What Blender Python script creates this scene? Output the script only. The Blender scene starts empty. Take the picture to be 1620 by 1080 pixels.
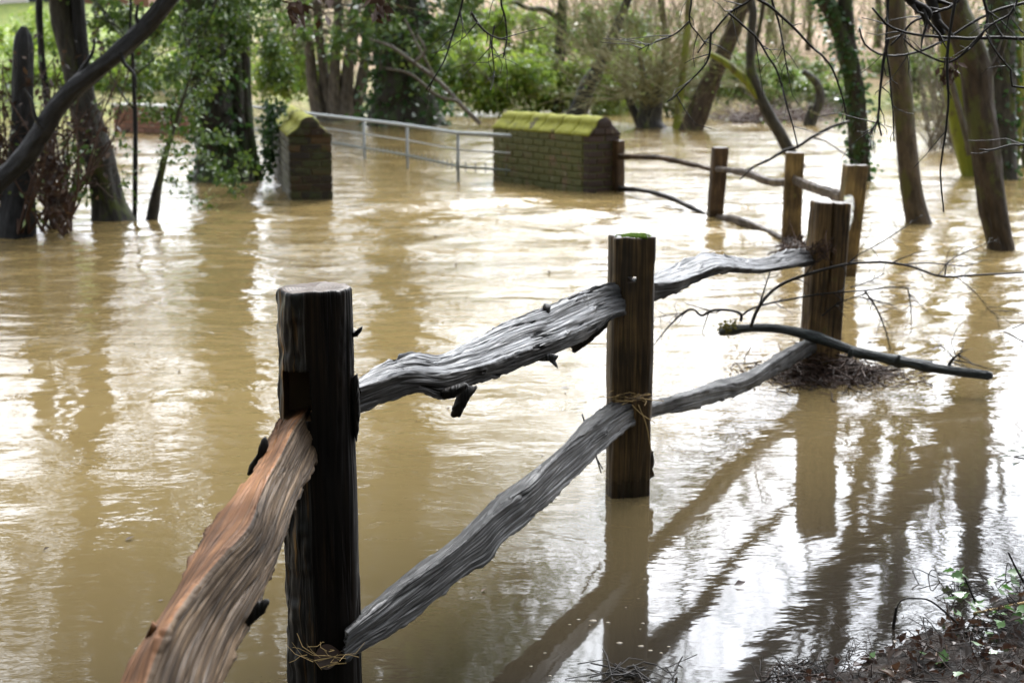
import bpy, math, random
import numpy as np

random.seed(7)
S = bpy.context.scene
COL = S.collection
R_ = math.radians

# ------------------------------------------------------------------ camera, sky, sun, exposure
CAM_H = 1.4
PITCH = math.atan(455 / 2250)
cam_d = bpy.data.cameras.new('camera')
cam = bpy.data.objects.new('camera', cam_d)
COL.objects.link(cam)
cam.location = (0, 0, CAM_H)
cam.rotation_euler = (math.pi / 2 - PITCH, 0, 0)
cam_d.lens = 50
cam_d.sensor_width = 36
cam_d.clip_start = 0.05
cam_d.clip_end = 600
cam_d.dof.use_dof = True
cam_d.dof.focus_distance = 3.0
cam_d.dof.aperture_fstop = 6.5
S.camera = cam

SUN_EL, SUN_AZ = 46, 12          # azimuth measured from +Y towards +X
world = bpy.data.worlds.new('World')
S.world = world
world.use_nodes = True
wt = world.node_tree
wt.nodes.clear()
wo = wt.nodes.new('ShaderNodeOutputWorld')
wb = wt.nodes.new('ShaderNodeBackground')
wh = wt.nodes.new('ShaderNodeHueSaturation')
ws = wt.nodes.new('ShaderNodeTexSky')
ws.sky_type = 'NISHITA'
ws.sun_disc = False
ws.sun_elevation = R_(SUN_EL)
ws.sun_rotation = R_(SUN_AZ)
ws.air_density = 1.5
ws.dust_density = 6.0
wh.inputs['Saturation'].default_value = 0.0
wt.links.new(ws.outputs[0], wh.inputs['Color'])
wm = wt.nodes.new('ShaderNodeMixRGB')          # the faint blue grey of a full overcast
wm.blend_type = 'MULTIPLY'
wm.inputs[0].default_value = 1.0
wm.inputs[2].default_value = (0.95, 0.99, 1.06, 1)
wt.links.new(wh.outputs[0], wm.inputs[1])
wt.links.new(wm.outputs[0], wb.inputs['Color'])
wb.inputs['Strength'].default_value = 0.13
wt.links.new(wb.outputs[0], wo.inputs['Surface'])

sun_d = bpy.data.lights.new('sun', 'SUN')
sun_d.energy = 1.3
sun_d.angle = R_(40)
sun_d.color = (1.0, 0.96, 0.9)
sun = bpy.data.objects.new('sun', sun_d)
COL.objects.link(sun)
sun.rotation_euler = (R_(90 - SUN_EL), 0, R_(180 - SUN_AZ))
sun.location = (20, 30, 40)

S.view_settings.view_transform = 'Standard'
S.view_settings.look = 'None'
S.view_settings.gamma = 1
S.view_settings.use_curve_mapping = False
S.view_settings.exposure = 2.1
S.render.engine = 'CYCLES'
S.cycles.use_denoising = True
S.cycles.max_bounces = 6
S.cycles.diffuse_bounces = 3
S.cycles.glossy_bounces = 4
S.cycles.transmission_bounces = 3
S.cycles.transparent_max_bounces = 4
S.cycles.caustics_reflective = False
S.cycles.caustics_refractive = False

# ------------------------------------------------------------------ picture rays -> real places
_cp, _sp = math.cos(PITCH), math.sin(PITCH)


def ray(px, py):
    xc = (px - 810) / 2250.0
    yc = (540 - py) / 2250.0
    return np.array([xc, _cp + yc * _sp, -_sp + yc * _cp])


def at(px, py, Y):
    d = ray(px, py)
    return np.array([0, 0, CAM_H]) + d * (Y / d[1])


def onz(px, py, z=0.0):
    d = ray(px, py)
    return np.array([0, 0, CAM_H]) + d * ((z - CAM_H) / d[2])


def pxm(Y):
    """metres per photo pixel at distance Y"""
    return Y / 2250.0


# ------------------------------------------------------------------ noise
def _hash(ix, iy, iz, seed):
    h = (ix * 374761393 + iy * 668265263 + iz * 1274126177 + seed * 974711) & 0xFFFFFFFF
    h = ((h ^ (h >> 13)) * 1103515245) & 0xFFFFFFFF
    h = (h ^ (h >> 16)) & 0xFFFF
    return h / 32767.5 - 1.0


def vnoise(P, seed=0):
    P = np.asarray(P, float)
    i = np.floor(P).astype(np.int64)
    f = P - i
    f = f * f * f * (f * (f * 6 - 15) + 10)
    x, y, z = i[..., 0], i[..., 1], i[..., 2]
    fx, fy, fz = f[..., 0], f[..., 1], f[..., 2]
    def L(a, b, t): return a + (b - a) * t
    c = [[[_hash(x + a, y + b, z + d, seed) for d in (0, 1)] for b in (0, 1)] for a in (0, 1)]
    return L(L(L(c[0][0][0], c[1][0][0], fx), L(c[0][1][0], c[1][1][0], fx), fy),
             L(L(c[0][0][1], c[1][0][1], fx), L(c[0][1][1], c[1][1][1], fx), fy), fz)


def fbm(P, o=3, seed=0):
    s, a, t = 0, 1.0, 0
    P = np.asarray(P, float)
    for k in range(o):
        s = s + a * vnoise(P * (2.03 ** k), seed + k * 17)
        t += a
        a *= 0.5
    return s / t


def nrm(v):
    v = np.asarray(v, float)
    return v / np.maximum(np.linalg.norm(v, axis=-1, keepdims=True), 1e-9)


def resample(pts, n, power=None):
    """smooth (Catmull-Rom) resampling of a polyline of any dimension to n points"""
    pts = np.asarray(pts, float)
    d = np.r_[0, np.cumsum(np.linalg.norm(np.diff(pts[:, :2] if pts.shape[1] < 3 else pts[:, :3], axis=0), axis=1))]
    d /= d[-1]
    P = np.vstack([2 * pts[0] - pts[1], pts, 2 * pts[-1] - pts[-2]])
    t = np.linspace(0, 1, n)
    k = np.clip(np.searchsorted(d, t, side='right') - 1, 0, len(pts) - 2)
    u = ((t - d[k]) / np.maximum(d[k + 1] - d[k], 1e-9))[:, None]
    p0, p1, p2, p3 = P[k], P[k + 1], P[k + 2], P[k + 3]
    m1, m2 = (p2 - p0) / 2, (p3 - p1) / 2
    # limit overshoot
    return ((2 * u**3 - 3 * u**2 + 1) * p1 + (u**3 - 2 * u**2 + u) * m1
            + (-2 * u**3 + 3 * u**2) * p2 + (u**3 - u**2) * m2)


# ------------------------------------------------------------------ mesh building
class MB:
    def __init__(self):
        self.v, self.q, self.t = [], [], []
        self.uq, self.ut, self.mq, self.mt = [], [], [], []
        self.n = 0

    def add(self, V, q=None, t=None, uq=None, ut=None, m=0, mq=None):
        V = np.asarray(V, float).reshape(-1, 3)
        if q is not None and len(q):
            q = np.asarray(q, np.int64)
            self.q.append(q + self.n)
            self.uq.append(np.zeros((len(q), 4, 2)) if uq is None else uq)
            self.mq.append(np.full(len(q), m) if mq is None else mq)
        if t is not None and len(t):
            t = np.asarray(t, np.int64)
            self.t.append(t + self.n)
            self.ut.append(np.zeros((len(t), 3, 2)) if ut is None else ut)
            self.mt.append(np.full(len(t), m))
        self.v.append(V)
        self.n += len(V)
        return self

    def mesh(self, name, mats, smooth=True, origin=(0, 0, 0)):
        V = np.vstack(self.v) - np.asarray(origin, float)
        q = np.vstack(self.q) if self.q else np.zeros((0, 4), np.int64)
        t = np.vstack(self.t) if self.t else np.zeros((0, 3), np.int64)
        me = bpy.data.meshes.new(name)
        me.vertices.add(len(V))
        me.vertices.foreach_set('co', V.astype(np.float32).ravel())
        loops = np.r_[q.ravel(), t.ravel()].astype(np.int32)
        me.loops.add(len(loops))
        me.loops.foreach_set('vertex_index', loops)
        npoly = len(q) + len(t)
        me.polygons.add(npoly)
        st = np.r_[np.arange(len(q)) * 4, len(q) * 4 + np.arange(len(t)) * 3].astype(np.int32)
        me.polygons.foreach_set('loop_start', st)
        mi = np.r_[np.concatenate(self.mq) if self.mq else [], np.concatenate(self.mt) if self.mt else []].astype(np.int32)
        me.polygons.foreach_set('material_index', mi)
        me.polygons.foreach_set('use_smooth', np.full(npoly, bool(smooth)))
        uv = me.uv_layers.new(name='UVMap')
        uu = np.r_[np.concatenate(self.uq).reshape(-1) if self.uq else [], np.concatenate(self.ut).reshape(-1) if self.ut else []]
        uv.data.foreach_set('uv', uu.astype(np.float32))
        me.update(calc_edges=True)
        me.validate()
        for m in (mats if isinstance(mats, (list, tuple)) else [mats]):
            me.materials.append(m)
        return me

    def build(self, name, mats, parent=None, smooth=True, origin=None):
        if parent is not None:
            origin = tuple(parent_world(parent))
        elif origin is None:
            V = np.vstack(self.v)
            origin = (float(V[:, 0].mean()), float(V[:, 1].mean()), float(V[:, 2].min()))
        o = bpy.data.objects.new(name, self.mesh(name, mats, smooth, origin))
        COL.objects.link(o)
        if parent is not None:
            o.parent = parent
        else:
            o.location = origin
        return o


def parent_world(p):
    w = np.zeros(3)
    while p is not None:
        w += np.array(p.location)
        p = p.parent
    return w


def tag(o, label=None, cat=None, group=None, kind=None):
    if label: o['label'] = label
    if cat: o['category'] = cat
    if group: o['group'] = group
    if kind: o['kind'] = kind
    return o


def thing(name, loc, label, cat, group=None):
    o = bpy.data.objects.new(name, None)
    o.empty_display_size = 0.1
    COL.objects.link(o)
    o.location = tuple(float(x) for x in loc)
    return tag(o, label, cat, group)


def rings(mb, V, mside=None, capm=0, cap0=True, cap1=True, L=None, uvscale=1.0):
    """V (r,s,3) closed rings"""
    r, s, _ = V.shape
    i = np.arange(r - 1)[:, None] * s
    j = np.arange(s)[None, :]
    jn = (j + 1) % s
    q = np.stack([i + j, i + jn, i + s + jn, i + s + j], -1).reshape(-1, 4)
    mid = V[r // 2]
    per = np.r_[0, np.cumsum(np.linalg.norm(np.roll(mid, -1, 0) - mid, axis=1))]
    cen = V.mean(1)
    al = np.r_[0, np.cumsum(np.linalg.norm(np.diff(cen, axis=0), axis=1))]
    u0 = np.broadcast_to(per[:-1][None, :], (r - 1, s))
    u1 = np.broadcast_to(per[1:][None, :], (r - 1, s))
    v0 = np.broadcast_to(al[:-1][:, None], (r - 1, s))
    v1 = np.broadcast_to(al[1:][:, None], (r - 1, s))
    uq = np.stack([np.stack([u0, v0], -1), np.stack([u1, v0], -1), np.stack([u1, v1], -1), np.stack([u0, v1], -1)], 2).reshape(-1, 4, 2)
    mq = None
    if mside is not None:
        mq = np.broadcast_to(np.asarray(mside)[None, :], (r - 1, s)).reshape(-1)
    base = mb.n
    mb.add(V.reshape(-1, 3), q=q, uq=uq, mq=mq)
    for flag, k, rev in ((cap0, 0, True), (cap1, r - 1, False)):
        if not flag: continue
        c = cen[k]
        # extra inner ring + centre so the end has some relief
        ring = V[k]
        idx0 = base + k * s
        nn = mb.n
        a = np.arange(s); b = (a + 1) % s
        tri = np.stack([idx0 + a, idx0 + b, np.full(s, nn)], -1)
        if rev: tri = tri[:, ::-1]
        loc = ring - c
        ax = nrm(loc[0]); w = nrm(np.cross(np.cross(loc[0], loc[s // 4]), ax))
        uvr = np.stack([loc @ ax, loc @ w], -1)
        ut = np.stack([uvr[a], uvr[b], np.zeros((s, 2))], 1)
        if rev: ut = ut[:, ::-1]
        mb.v.append(c[None]); mb.n += 1
        mb.t.append(tri); mb.ut.append(ut); mb.mt.append(np.full(s, capm))
    return mb


def frames(P):
    T = np.gradient(P, axis=0)
    T = nrm(T)
    N = np.zeros_like(P)
    n = np.cross(T[0], [0.31, 0.87, 0.11])
    if np.linalg.norm(n) < 0.1: n = np.cross(T[0], [1, 0, 0])
    n = nrm(n)
    for i in range(len(P)):
        n = n - T[i] * (n @ T[i])
        n = nrm(n)
        N[i] = n
    return T, N, np.cross(T, N)


def tube(mb, pts, rad, sides=10, n=None, bump=0.0, seed=0, freq=(13, 2.6), m=0, lump=0.0, flare=0):
    P = np.asarray(pts, float)
    rad = np.broadcast_to(np.asarray(rad, float), (len(P),))
    if n:
        Q = resample(np.c_[P, rad], n)
        P, rad = Q[:, :3], np.maximum(Q[:, 3], 0.0005)
    T, N, B = frames(P)
    a = np.linspace(0, 2 * math.pi, sides, endpoint=False)
    al = np.r_[0, np.cumsum(np.linalg.norm(np.diff(P, axis=0), axis=1))]
    rr = np.broadcast_to(rad[:, None], (len(P), sides)).copy()
    if bump or lump:
        ca, sa = np.cos(a)[None, :], np.sin(a)[None, :]
        A = np.broadcast_to(al[:, None], rr.shape)
        if bump:
            q = np.stack([ca * freq[0] * .5 + 0 * A, sa * freq[0] * .5 + 0 * A, A * freq[1]], -1)
            k = fbm(q, 3, seed)
            rr *= 1 + bump * (1 - 2.2 * np.abs(k))
        if lump:
            q = np.stack([ca * 1.2 + 0 * A, sa * 1.2 + 0 * A, A * 1.6], -1)
            rr *= 1 + lump * fbm(q, 2, seed + 5)
    V = P[:, None, :] + rr[..., None] * (np.cos(a)[None, :, None] * N[:, None, :] + np.sin(a)[None, :, None] * B[:, None, :])
    return rings(mb, V, None if not m else np.full(sides, m), capm=m)


def multi_tube(mb, P, R, sides=3, m=0):
    """P (N,K,3), R (N,K): many thin twigs at once"""
    N, K, _ = P.shape
    if N == 0: return mb
    T = nrm(np.gradient(P, axis=1))
    ref = np.where(np.abs(T[:, :1, 2:3]) > 0.8, np.array([1.0, 0.2, 0]), np.array([0.1, 0.2, 1.0]))
    n1 = nrm(np.cross(T, np.broadcast_to(ref, T.shape)))
    n2 = np.cross(T, n1)
    a = np.linspace(0, 2 * math.pi, sides, endpoint=False)
    V = P[:, :, None, :] + R[:, :, None, None] * (np.cos(a)[:, None] * n1[:, :, None, :] + np.sin(a)[:, None] * n2[:, :, None, :])
    i = (np.arange(N)[:, None, None] * K + np.arange(K - 1)[None, :, None]) * sides
    j = np.arange(sides)[None, None, :]
    jn = (j + 1) % sides
    q = np.stack([i + j, i + jn, i + sides + jn, i + sides + j], -1).reshape(-1, 4)
    return mb.add(V.reshape(-1, 3), q=q, m=m)


def spawn(P, R, n, t0, t1, length, spread, up, wig, rng, rfac=0.55, K=5, taper=0.25, lenvar=0.4, rmin=0.002, grav=0.0):
    N, Kp, _ = P.shape
    idx = np.repeat(np.arange(N), n)
    M = len(idx)
    t = rng.uniform(t0, t1, M) * (Kp - 1)
    i = np.minimum(t.astype(int), Kp - 2)
    f = (t - i)[:, None]
    st = P[idx, i] * (1 - f) + P[idx, i + 1] * f
    tang = nrm(P[idx, i + 1] - P[idx, i])
    r0 = np.maximum((R[idx, i] * (1 - f[:, 0]) + R[idx, i + 1] * f[:, 0]) * rfac, rmin)
    rnd = rng.normal(size=(M, 3))
    rnd = nrm(rnd - tang * (rnd * tang).sum(-1, keepdims=True))
    d = nrm(tang * math.cos(spread) + rnd * math.sin(spread) + np.array([0, 0, up]))
    L = length * rng.uniform(1 - lenvar, 1 + lenvar, M)
    out = np.zeros((M, K, 3)); out[:, 0] = st
    for k in range(1, K):
        d = nrm(d + wig * rng.normal(size=(M, 3)) + np.array([0, 0, up * .3 - grav]))
        out[:, k] = out[:, k - 1] + d * (L / (K - 1))[:, None]
    RR = np.maximum(r0[:, None] * np.linspace(1, taper, K)[None, :], rmin * .6)
    return out, RR


def leaves(mb, C, size, rng, aspect=0.55, fold=0.25, droop=0.2, m=0, D=None):
    """folded two-triangle leaves at points C"""
    N = len(C)
    size = np.broadcast_to(np.asarray(size, float), (N,)) * rng.uniform(.65, 1.3, N)
    d = rng.normal(size=(N, 3)) if D is None else D + .5 * rng.normal(size=(N, 3))
    d[:, 2] -= droop
    d = nrm(d)
    u = rng.normal(size=(N, 3)) + np.array([0, 0, 1.2])
    s = nrm(np.cross(d, u))
    nn = np.cross(s, d)
    L = size[:, None]
    W = L * aspect * .5
    v0 = C
    v2 = C + d * L
    mid = C + d * L * .45 + nn * L * fold * .35
    v1 = mid + s * W
    v3 = mid - s * W
    V = np.stack([v0, v1, v2, v3], 1).reshape(-1, 3)
    b = np.arange(N)[:, None] * 4
    t = np.concatenate([b + [0, 1, 2], b + [0, 2, 3]], 0)
    return mb.add(V, t=t, m=m)


def clump(rng, c, r, n, k=9):
    """uneven cloud of n points: k sub-clumps in an ellipsoid c, r"""
    c = np.asarray(c, float); r = np.asarray(r, float)
    g = nrm(rng.normal(size=(k, 3))) * rng.uniform(.25, 1, (k, 1)) ** .6
    pick = rng.integers(0, k, n)
    sz = rng.uniform(.18, .42, k)
    p = g[pick] + rng.normal(size=(n, 3)) * sz[pick][:, None] * .62
    return c + p * r


# ------------------------------------------------------------------ materials
class G:
    def __init__(self, name):
        self.m = bpy.data.materials.new(name)
        self.m.use_nodes = True
        self.t = self.m.node_tree
        self.t.nodes.clear()
        self.out = self.t.nodes.new('ShaderNodeOutputMaterial')

    def n(self, kind, ins=None, **kw):
        nd = self.t.nodes.new('ShaderNode' + kind)
        for k, v in kw.items():
            setattr(nd, k, v)
        for k, v in (ins or {}).items():
            s = nd.inputs[k]
            if hasattr(v, 'is_output'):
                self.t.links.new(v, s)
            elif hasattr(v, 'outputs'):
                self.t.links.new(v.outputs[0], s)
            else:
                s.default_value = v
        return nd

    def math(self, op, a, b=0.0, c=0.0, clamp=False):
        nd = self.n('Math', {0: a, 1: b, 2: c}, operation=op)
        nd.use_clamp = clamp
        return nd.outputs[0]

    def ramp(self, fac, stops, interp='LINEAR'):
        nd = self.n('ValToRGB', {0: fac})
        cr = nd.color_ramp
        cr.interpolation = interp
        while len(cr.elements) < len(stops):
            cr.elements.new(0.5)
        for e, (p, c) in zip(cr.elements, stops):
            e.position = p
            e.color = (c if isinstance(c, (tuple, list)) else (c, c, c)) + ((1,) if not isinstance(c, (tuple, list)) or len(c) == 3 else ()) if isinstance(c, tuple) else (c, c, c, 1)
        return nd.outputs[0]

    def mix(self, f, a, b, blend='MIX'):
        nd = self.n('MixRGB', {0: f, 1: a, 2: b}, blend_type=blend)
        return nd.outputs[0]

    def noise(self, vec, scale, detail=4, rough=.55, dist=0.0):
        nd = self.n('TexNoise', {'Vector': vec, 'Scale': scale, 'Detail': detail, 'Roughness': rough, 'Distortion': dist})
        return nd.outputs[0]

    def mapped(self, vec, scale, loc=(0, 0, 0)):
        return self.n('Mapping', {'Vector': vec, 'Scale': scale, 'Location': loc}).outputs[0]

    def surf(self, sh):
        self.t.links.new(sh.outputs[0], self.out.inputs['Surface'])
        return self.m


def c4(c): return (c[0], c[1], c[2], 1)


def wood(name, dark, mid, light, rough=.45, crack=.5, bump=.7, moss=None, moss_amt=.0, grain=120, spec=.25, st=(.36, .5, .66), soak=False):
    g = G(name)
    uv = g.n('UVMap').outputs[0]
    obj = g.n('TexCoord').outputs['Object']
    warp = g.noise(g.mapped(obj, (4, 4, 4)), 1, 2)
    uvw = g.n('VectorMath', {0: uv, 1: g.n('VectorMath', {0: warp, 3: .006}, operation='SCALE').outputs[0]}, operation='ADD').outputs[0]
    fine = g.noise(g.mapped(uvw, (grain, 3.2, 1)), 1, 6, .65)
    mids = g.noise(g.mapped(uvw, (22, 1.3, 1), (3, 7, 0)), 1, 4, .6)
    big = g.noise(g.mapped(obj, (5, 5, 5)), 1, 3, .6)
    f = g.math('ADD', g.math('MULTIPLY', fine, .55), g.math('MULTIPLY', mids, .45))
    col = g.ramp(f, [(st[0], dark), (st[1], mid), (st[2], light)])
    col = g.mix(g.ramp(big, [(.38, 0.0), (.62, .72)]), col, c4(dark))
    cr = g.noise(g.mapped(uvw, (30, 1.0, 1), (11, 1, 4)), 1, 3, .5)
    ridge = g.math('ABSOLUTE', g.math('SUBTRACT', cr, .5))
    crk = g.ramp(ridge, [(.0, 1.0), (.018, .8), (.04, 0.0)])
    col = g.mix(g.math('MULTIPLY', crk, crack), col, c4(tuple(x * .15 for x in dark)))
    cr2 = g.noise(g.mapped(uvw, (85, 2.4, 1), (2, 5, 9)), 1, 2, .5)
    crk2 = g.ramp(g.math('ABSOLUTE', g.math('SUBTRACT', cr2, .5)), [(.0, 1.0), (.02, .7), (.05, 0.0)])
    col = g.mix(g.math('MULTIPLY', crk2, crack * .75), col, c4(tuple(x * .4 for x in dark)))
    if moss:
        mm = g.noise(g.mapped(obj, (14, 14, 9)), 1, 5, .65)
        mk = g.ramp(mm, [(.62 - moss_amt, 0.0), (.70 - moss_amt, 1.0)])
        col = g.mix(mk, col, c4(moss))
    h = g.math('SUBTRACT', g.math('ADD', g.math('MULTIPLY', fine, .35), g.math('MULTIPLY', mids, .3)), g.math('MULTIPLY', crk, .6))
    bp = g.n('Bump', {'Height': h, 'Strength': bump, 'Distance': .0035})
    rg = g.ramp(big, [(.3, rough * .65), (.7, min(1, rough * 1.35))])
    if soak:      # timber soaked by the flood: a ragged tide mark just above the water
        pz = g.n('SeparateXYZ', {0: g.n('NewGeometry').outputs['Position']}).outputs[2]
        zz = g.math('ADD', pz, g.math('MULTIPLY_ADD', mids, .16, -.08))
        wet = g.ramp(g.math('MULTIPLY', zz, 4.0, clamp=True), [(.18, 1.0), (.34, 0.0)])
        col = g.mix(g.math('MULTIPLY', wet, .7), col, c4(tuple(x * .8 for x in dark)))
        rg = g.mix(wet, rg, (.25, .25, .25, 1))
    p = g.n('BsdfPrincipled', {'Base Color': col, 'Roughness': rg, 'Normal': bp, 'Specular IOR Level': spec})
    return g.surf(p)


def endgrain(name, dark, light):
    g = G(name)
    uv = g.n('UVMap').outputs[0]
    l = g.n('VectorMath', {0: uv}, operation='LENGTH').outputs['Value']
    nz = g.noise(g.mapped(uv, (30, 30, 1)), 1, 3)
    rg = g.n('Math', {0: g.math('ADD', g.math('MULTIPLY', l, 900.0), g.math('MULTIPLY', nz, 5.0))}, operation='SINE').outputs[0]
    col = g.mix(g.math('MULTIPLY_ADD', rg, .5, .5), c4(dark), c4(light))
    col = g.mix(g.ramp(nz, [(.4, 0.0), (.7, .7)]), col, c4(dark))
    bp = g.n('Bump', {'Height': nz, 'Strength': .5, 'Distance': .004})
    return g.surf(g.n('BsdfPrincipled', {'Base Color': col, 'Roughness': .55, 'Specular IOR Level': .3, 'Normal': bp}))


def bark(name, dark, light, moss=None, moss_amt=0.0, rough=.6, vs=1.0, tint=None):
    g = G(name)
    uv = g.n('UVMap').outputs[0]
    obj = g.n('NewGeometry').outputs['Position']
    f = g.noise(g.mapped(uv, (26 * vs, 5 * vs, 1)), 1, 6, .65, .3)
    b = g.noise(g.mapped(obj, (3.5, 3.5, 2.0)), 1, 5, .65)
    col = g.ramp(f, [(.32, dark), (.66, light)])
    col = g.mix(g.ramp(b, [(.4, 0.0), (.7, .55)]), col, c4(tint or dark))
    if moss:
        mm = g.noise(g.mapped(obj, (6, 6, 3)), 1, 5, .65)
        mk = g.ramp(mm, [(.60 - moss_amt, 0.0), (.70 - moss_amt, .9)])
        col = g.mix(mk, col, c4(moss))
    bp = g.n('Bump', {'Height': f, 'Strength': 1.0, 'Distance': .03})
    return g.surf(g.n('BsdfPrincipled', {'Base Color': col, 'Roughness': rough, 'Normal': bp, 'Specular IOR Level': .18}))


def leafm(name, cols, rough=.38, trans=.3, spec=.5):
    g = G(name)
    rnd = g.n('NewGeometry').outputs['Random Per Island']
    n = len(cols)
    col = g.ramp(rnd, [((i + .5) / n, c) for i, c in enumerate(cols)])
    p = g.n('BsdfPrincipled', {'Base Color': col, 'Roughness': rough, 'Specular IOR Level': spec})
    tr = g.n('BsdfTranslucent', {'Color': g.mix(.5, col, c4(tuple(min(1, x * 1.8) for x in cols[n // 2])))})
    return g.surf(g.n('MixShader', {0: trans, 1: p, 2: tr}))


def plain(name, col, rough=.5, metal=0.0, var=.35, scale=12, bump=.3, spec=.2):
    g = G(name)
    obj = g.n('NewGeometry').outputs['Position']
    n1 = g.noise(g.mapped(obj, (scale,) * 3), 1, 5, .65)
    c = g.mix(n1, c4(tuple(x * (1 - var) for x in col)), c4(tuple(min(1, x * (1 + var)) for x in col)))
    bp = g.n('Bump', {'Height': n1, 'Strength': bump, 'Distance': .01})
    return g.surf(g.n('BsdfPrincipled', {'Base Color': c, 'Roughness': rough, 'Metallic': metal, 'Normal': bp, 'Specular IOR Level': spec}))


def brickm(name, cols, moss, moss_amt, rough=.8, drip=0.0):
    g = G(name)
    rnd = g.n('ObjectInfo').outputs['Random']
    pos = g.n('NewGeometry').outputs['Position']
    col = g.ramp(rnd, [((i + .5) / len(cols), c) for i, c in enumerate(cols)], 'CONSTANT')
    n1 = g.noise(g.mapped(pos, (18, 18, 18)), 1, 5, .65)
    col = g.mix(g.math('MULTIPLY', n1, .7), col, c4(tuple(x * .45 for x in cols[0])))
    n2 = g.noise(g.mapped(pos, (5, 5, 5)), 1, 5, .7)
    mk = g.ramp(n2, [(.64 - moss_amt, 0.0), (.74 - moss_amt, 1.0)])
    n3 = g.noise(g.mapped(pos, (40, 40, 40)), 1, 3)
    mc = g.mix(n3, c4(tuple(x * .45 for x in moss)), c4(tuple(x * 1.4 for x in moss)))
    col = g.mix(g.math('MULTIPLY', mk, .85), col, mc)
    n4 = g.noise(g.mapped(pos, (9, 9, 9), (4, 4, 1)), 1, 4, .6)
    col = g.mix(g.ramp(n4, [(.66, 0.0), (.74, .55)]), col, (.32, .31, .25, 1))
    bp = g.n('Bump', {'Height': g.math('ADD', n1, g.math('MULTIPLY', n3, .4)), 'Strength': .6, 'Distance': .012})
    return g.surf(g.n('BsdfPrincipled', {'Base Color': col, 'Roughness': rough, 'Normal': bp}))


M = {}
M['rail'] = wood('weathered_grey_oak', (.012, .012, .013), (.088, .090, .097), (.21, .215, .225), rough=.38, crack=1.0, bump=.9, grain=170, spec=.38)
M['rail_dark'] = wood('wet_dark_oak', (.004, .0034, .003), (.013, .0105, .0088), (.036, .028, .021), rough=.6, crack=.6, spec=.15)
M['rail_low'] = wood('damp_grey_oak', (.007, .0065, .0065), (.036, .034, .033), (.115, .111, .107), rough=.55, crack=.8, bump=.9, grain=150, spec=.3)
M['rail_near'] = wood('brown_grey_cleft_oak', (.018, .011, .006), (.088, .056, .030), (.18, .122, .073), spec=.1, rough=.6, crack=.55, grain=110)
M['rail_orange'] = wood('fresh_orange_oak', (.05, .022, .009), (.18, .080, .031), (.29, .145, .065), spec=.1, rough=.6, crack=.4, grain=60)
M['rail_far'] = wood('dull_far_rail', (.03, .02, .014), (.11, .08, .06), (.21, .17, .135), rough=.55)
M['rail_pale'] = wood('pale_lichen_rail', (.11, .105, .09), (.2, .195, .17), (.31, .30, .27), rough=.6, moss=(.42, .42, .06), moss_amt=.02)
M['post1'] = wood('black_wet_post', (.0024, .0017, .0013), (.0075, .005, .0034), (.024, .0145, .008), rough=.5, crack=.7, spec=.1)
M['post1_bark'] = wood('stripped_bark_side', (.003, .0025, .002), (.014, .009, .006), (.30, .16, .05), rough=.45, crack=.9, bump=1.0, grain=42, st=(.42, .53, .60), spec=.3)
M['post2'] = wood('brown_wet_post', (.010, .006, .003), (.06, .036, .015), (.20, .124, .048), rough=.42, crack=.6, moss=(.045, .04, .015), moss_amt=-.02, soak=True)
M['post3'] = wood('red_brown_post', (.022, .013, .006), (.135, .082, .036), (.26, .17, .078), rough=.5, crack=.7, moss=(.07, .06, .02), moss_amt=.02, soak=True)
M['post_far'] = wood('ochre_post', (.04, .023, .010), (.17, .112, .042), (.32, .22, .09), rough=.55, moss=(.09, .075, .02), moss_amt=.03, soak=True)
M['post_brown'] = wood('dark_brown_far_post', (.02, .011, .006), (.08, .046, .022), (.17, .105, .05), rough=.55, soak=True)
M['end'] = endgrain('sawn_end', (.03, .02, .015), (.10, .07, .052))
M['end_dark'] = endgrain('sawn_end_grey', (.02, .018, .017), (.07, .062, .055))
M['mortise'] = wood('mortise_wood', (.04, .022, .01), (.22, .12, .05), (.45, .28, .13), rough=.5)
M['moss'] = brickm('bright_moss_on_coping', [(.055, .04, .022), (.07, .05, .028)], (.25, .255, .018), .30, rough=.95)
M['moss2'] = plain('post_moss', (.08, .14, .015), rough=.95, var=.5, scale=90, bump=1)

M['bark_dark'] = bark('dark_wet_bark', (.002, .002, .0024), (.026, .026, .029), rough=.42, moss=(.05, .055, .012), moss_amt=-.06)
M['bark_mossy'] = bark('mossy_grey_bark', (.014, .013, .012), (.07, .065, .055), moss=(.06, .075, .018), moss_amt=.06)
M['bark_brown'] = bark('brown_bark', (.014, .010, .007), (.07, .05, .033), moss=(.06, .065, .018), moss_amt=.08)
M['bark_tan'] = bark('tan_bark', (.026, .02, .013), (.105, .077, .05), moss=(.07, .068, .02), moss_amt=.09)
M['bark_grey'] = bark('pale_grey_bark', (.035, .03, .024), (.15, .13, .105), moss=(.10, .10, .03), moss_amt=-.02)
M['bark_ivy'] = bark('dark_mossy_bark', (.01, .009, .007), (.05, .042, .032), moss=(.03, .05, .012), moss_amt=.12)  # dark brown bark with green moss patches
M['bark_moss_bright'] = bark('bright_mossy_bark', (.05, .045, .02), (.14, .12, .05), moss=(.17, .20, .025), moss_amt=.2)
M['twig'] = plain('bare_twig', (.008, .006, .005), rough=.6, var=.5)
M['twig_far'] = plain('bare_far_twig', (.10, .085, .06), rough=.8, var=.5, scale=3)
M['twig_olive'] = plain('olive_willow_twig', (.15, .14, .062), rough=.8, var=.5, scale=3)
M['twig_red'] = plain('reddish_twig', (.055, .03, .02), rough=.6, var=.4)
M['straw'] = plain('straw', (.36, .25, .11), rough=.6, var=.4, scale=40)
M['flotsam'] = plain('wet_flotsam', (.022, .012, .008), rough=.7, var=.7, scale=25)
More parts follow.
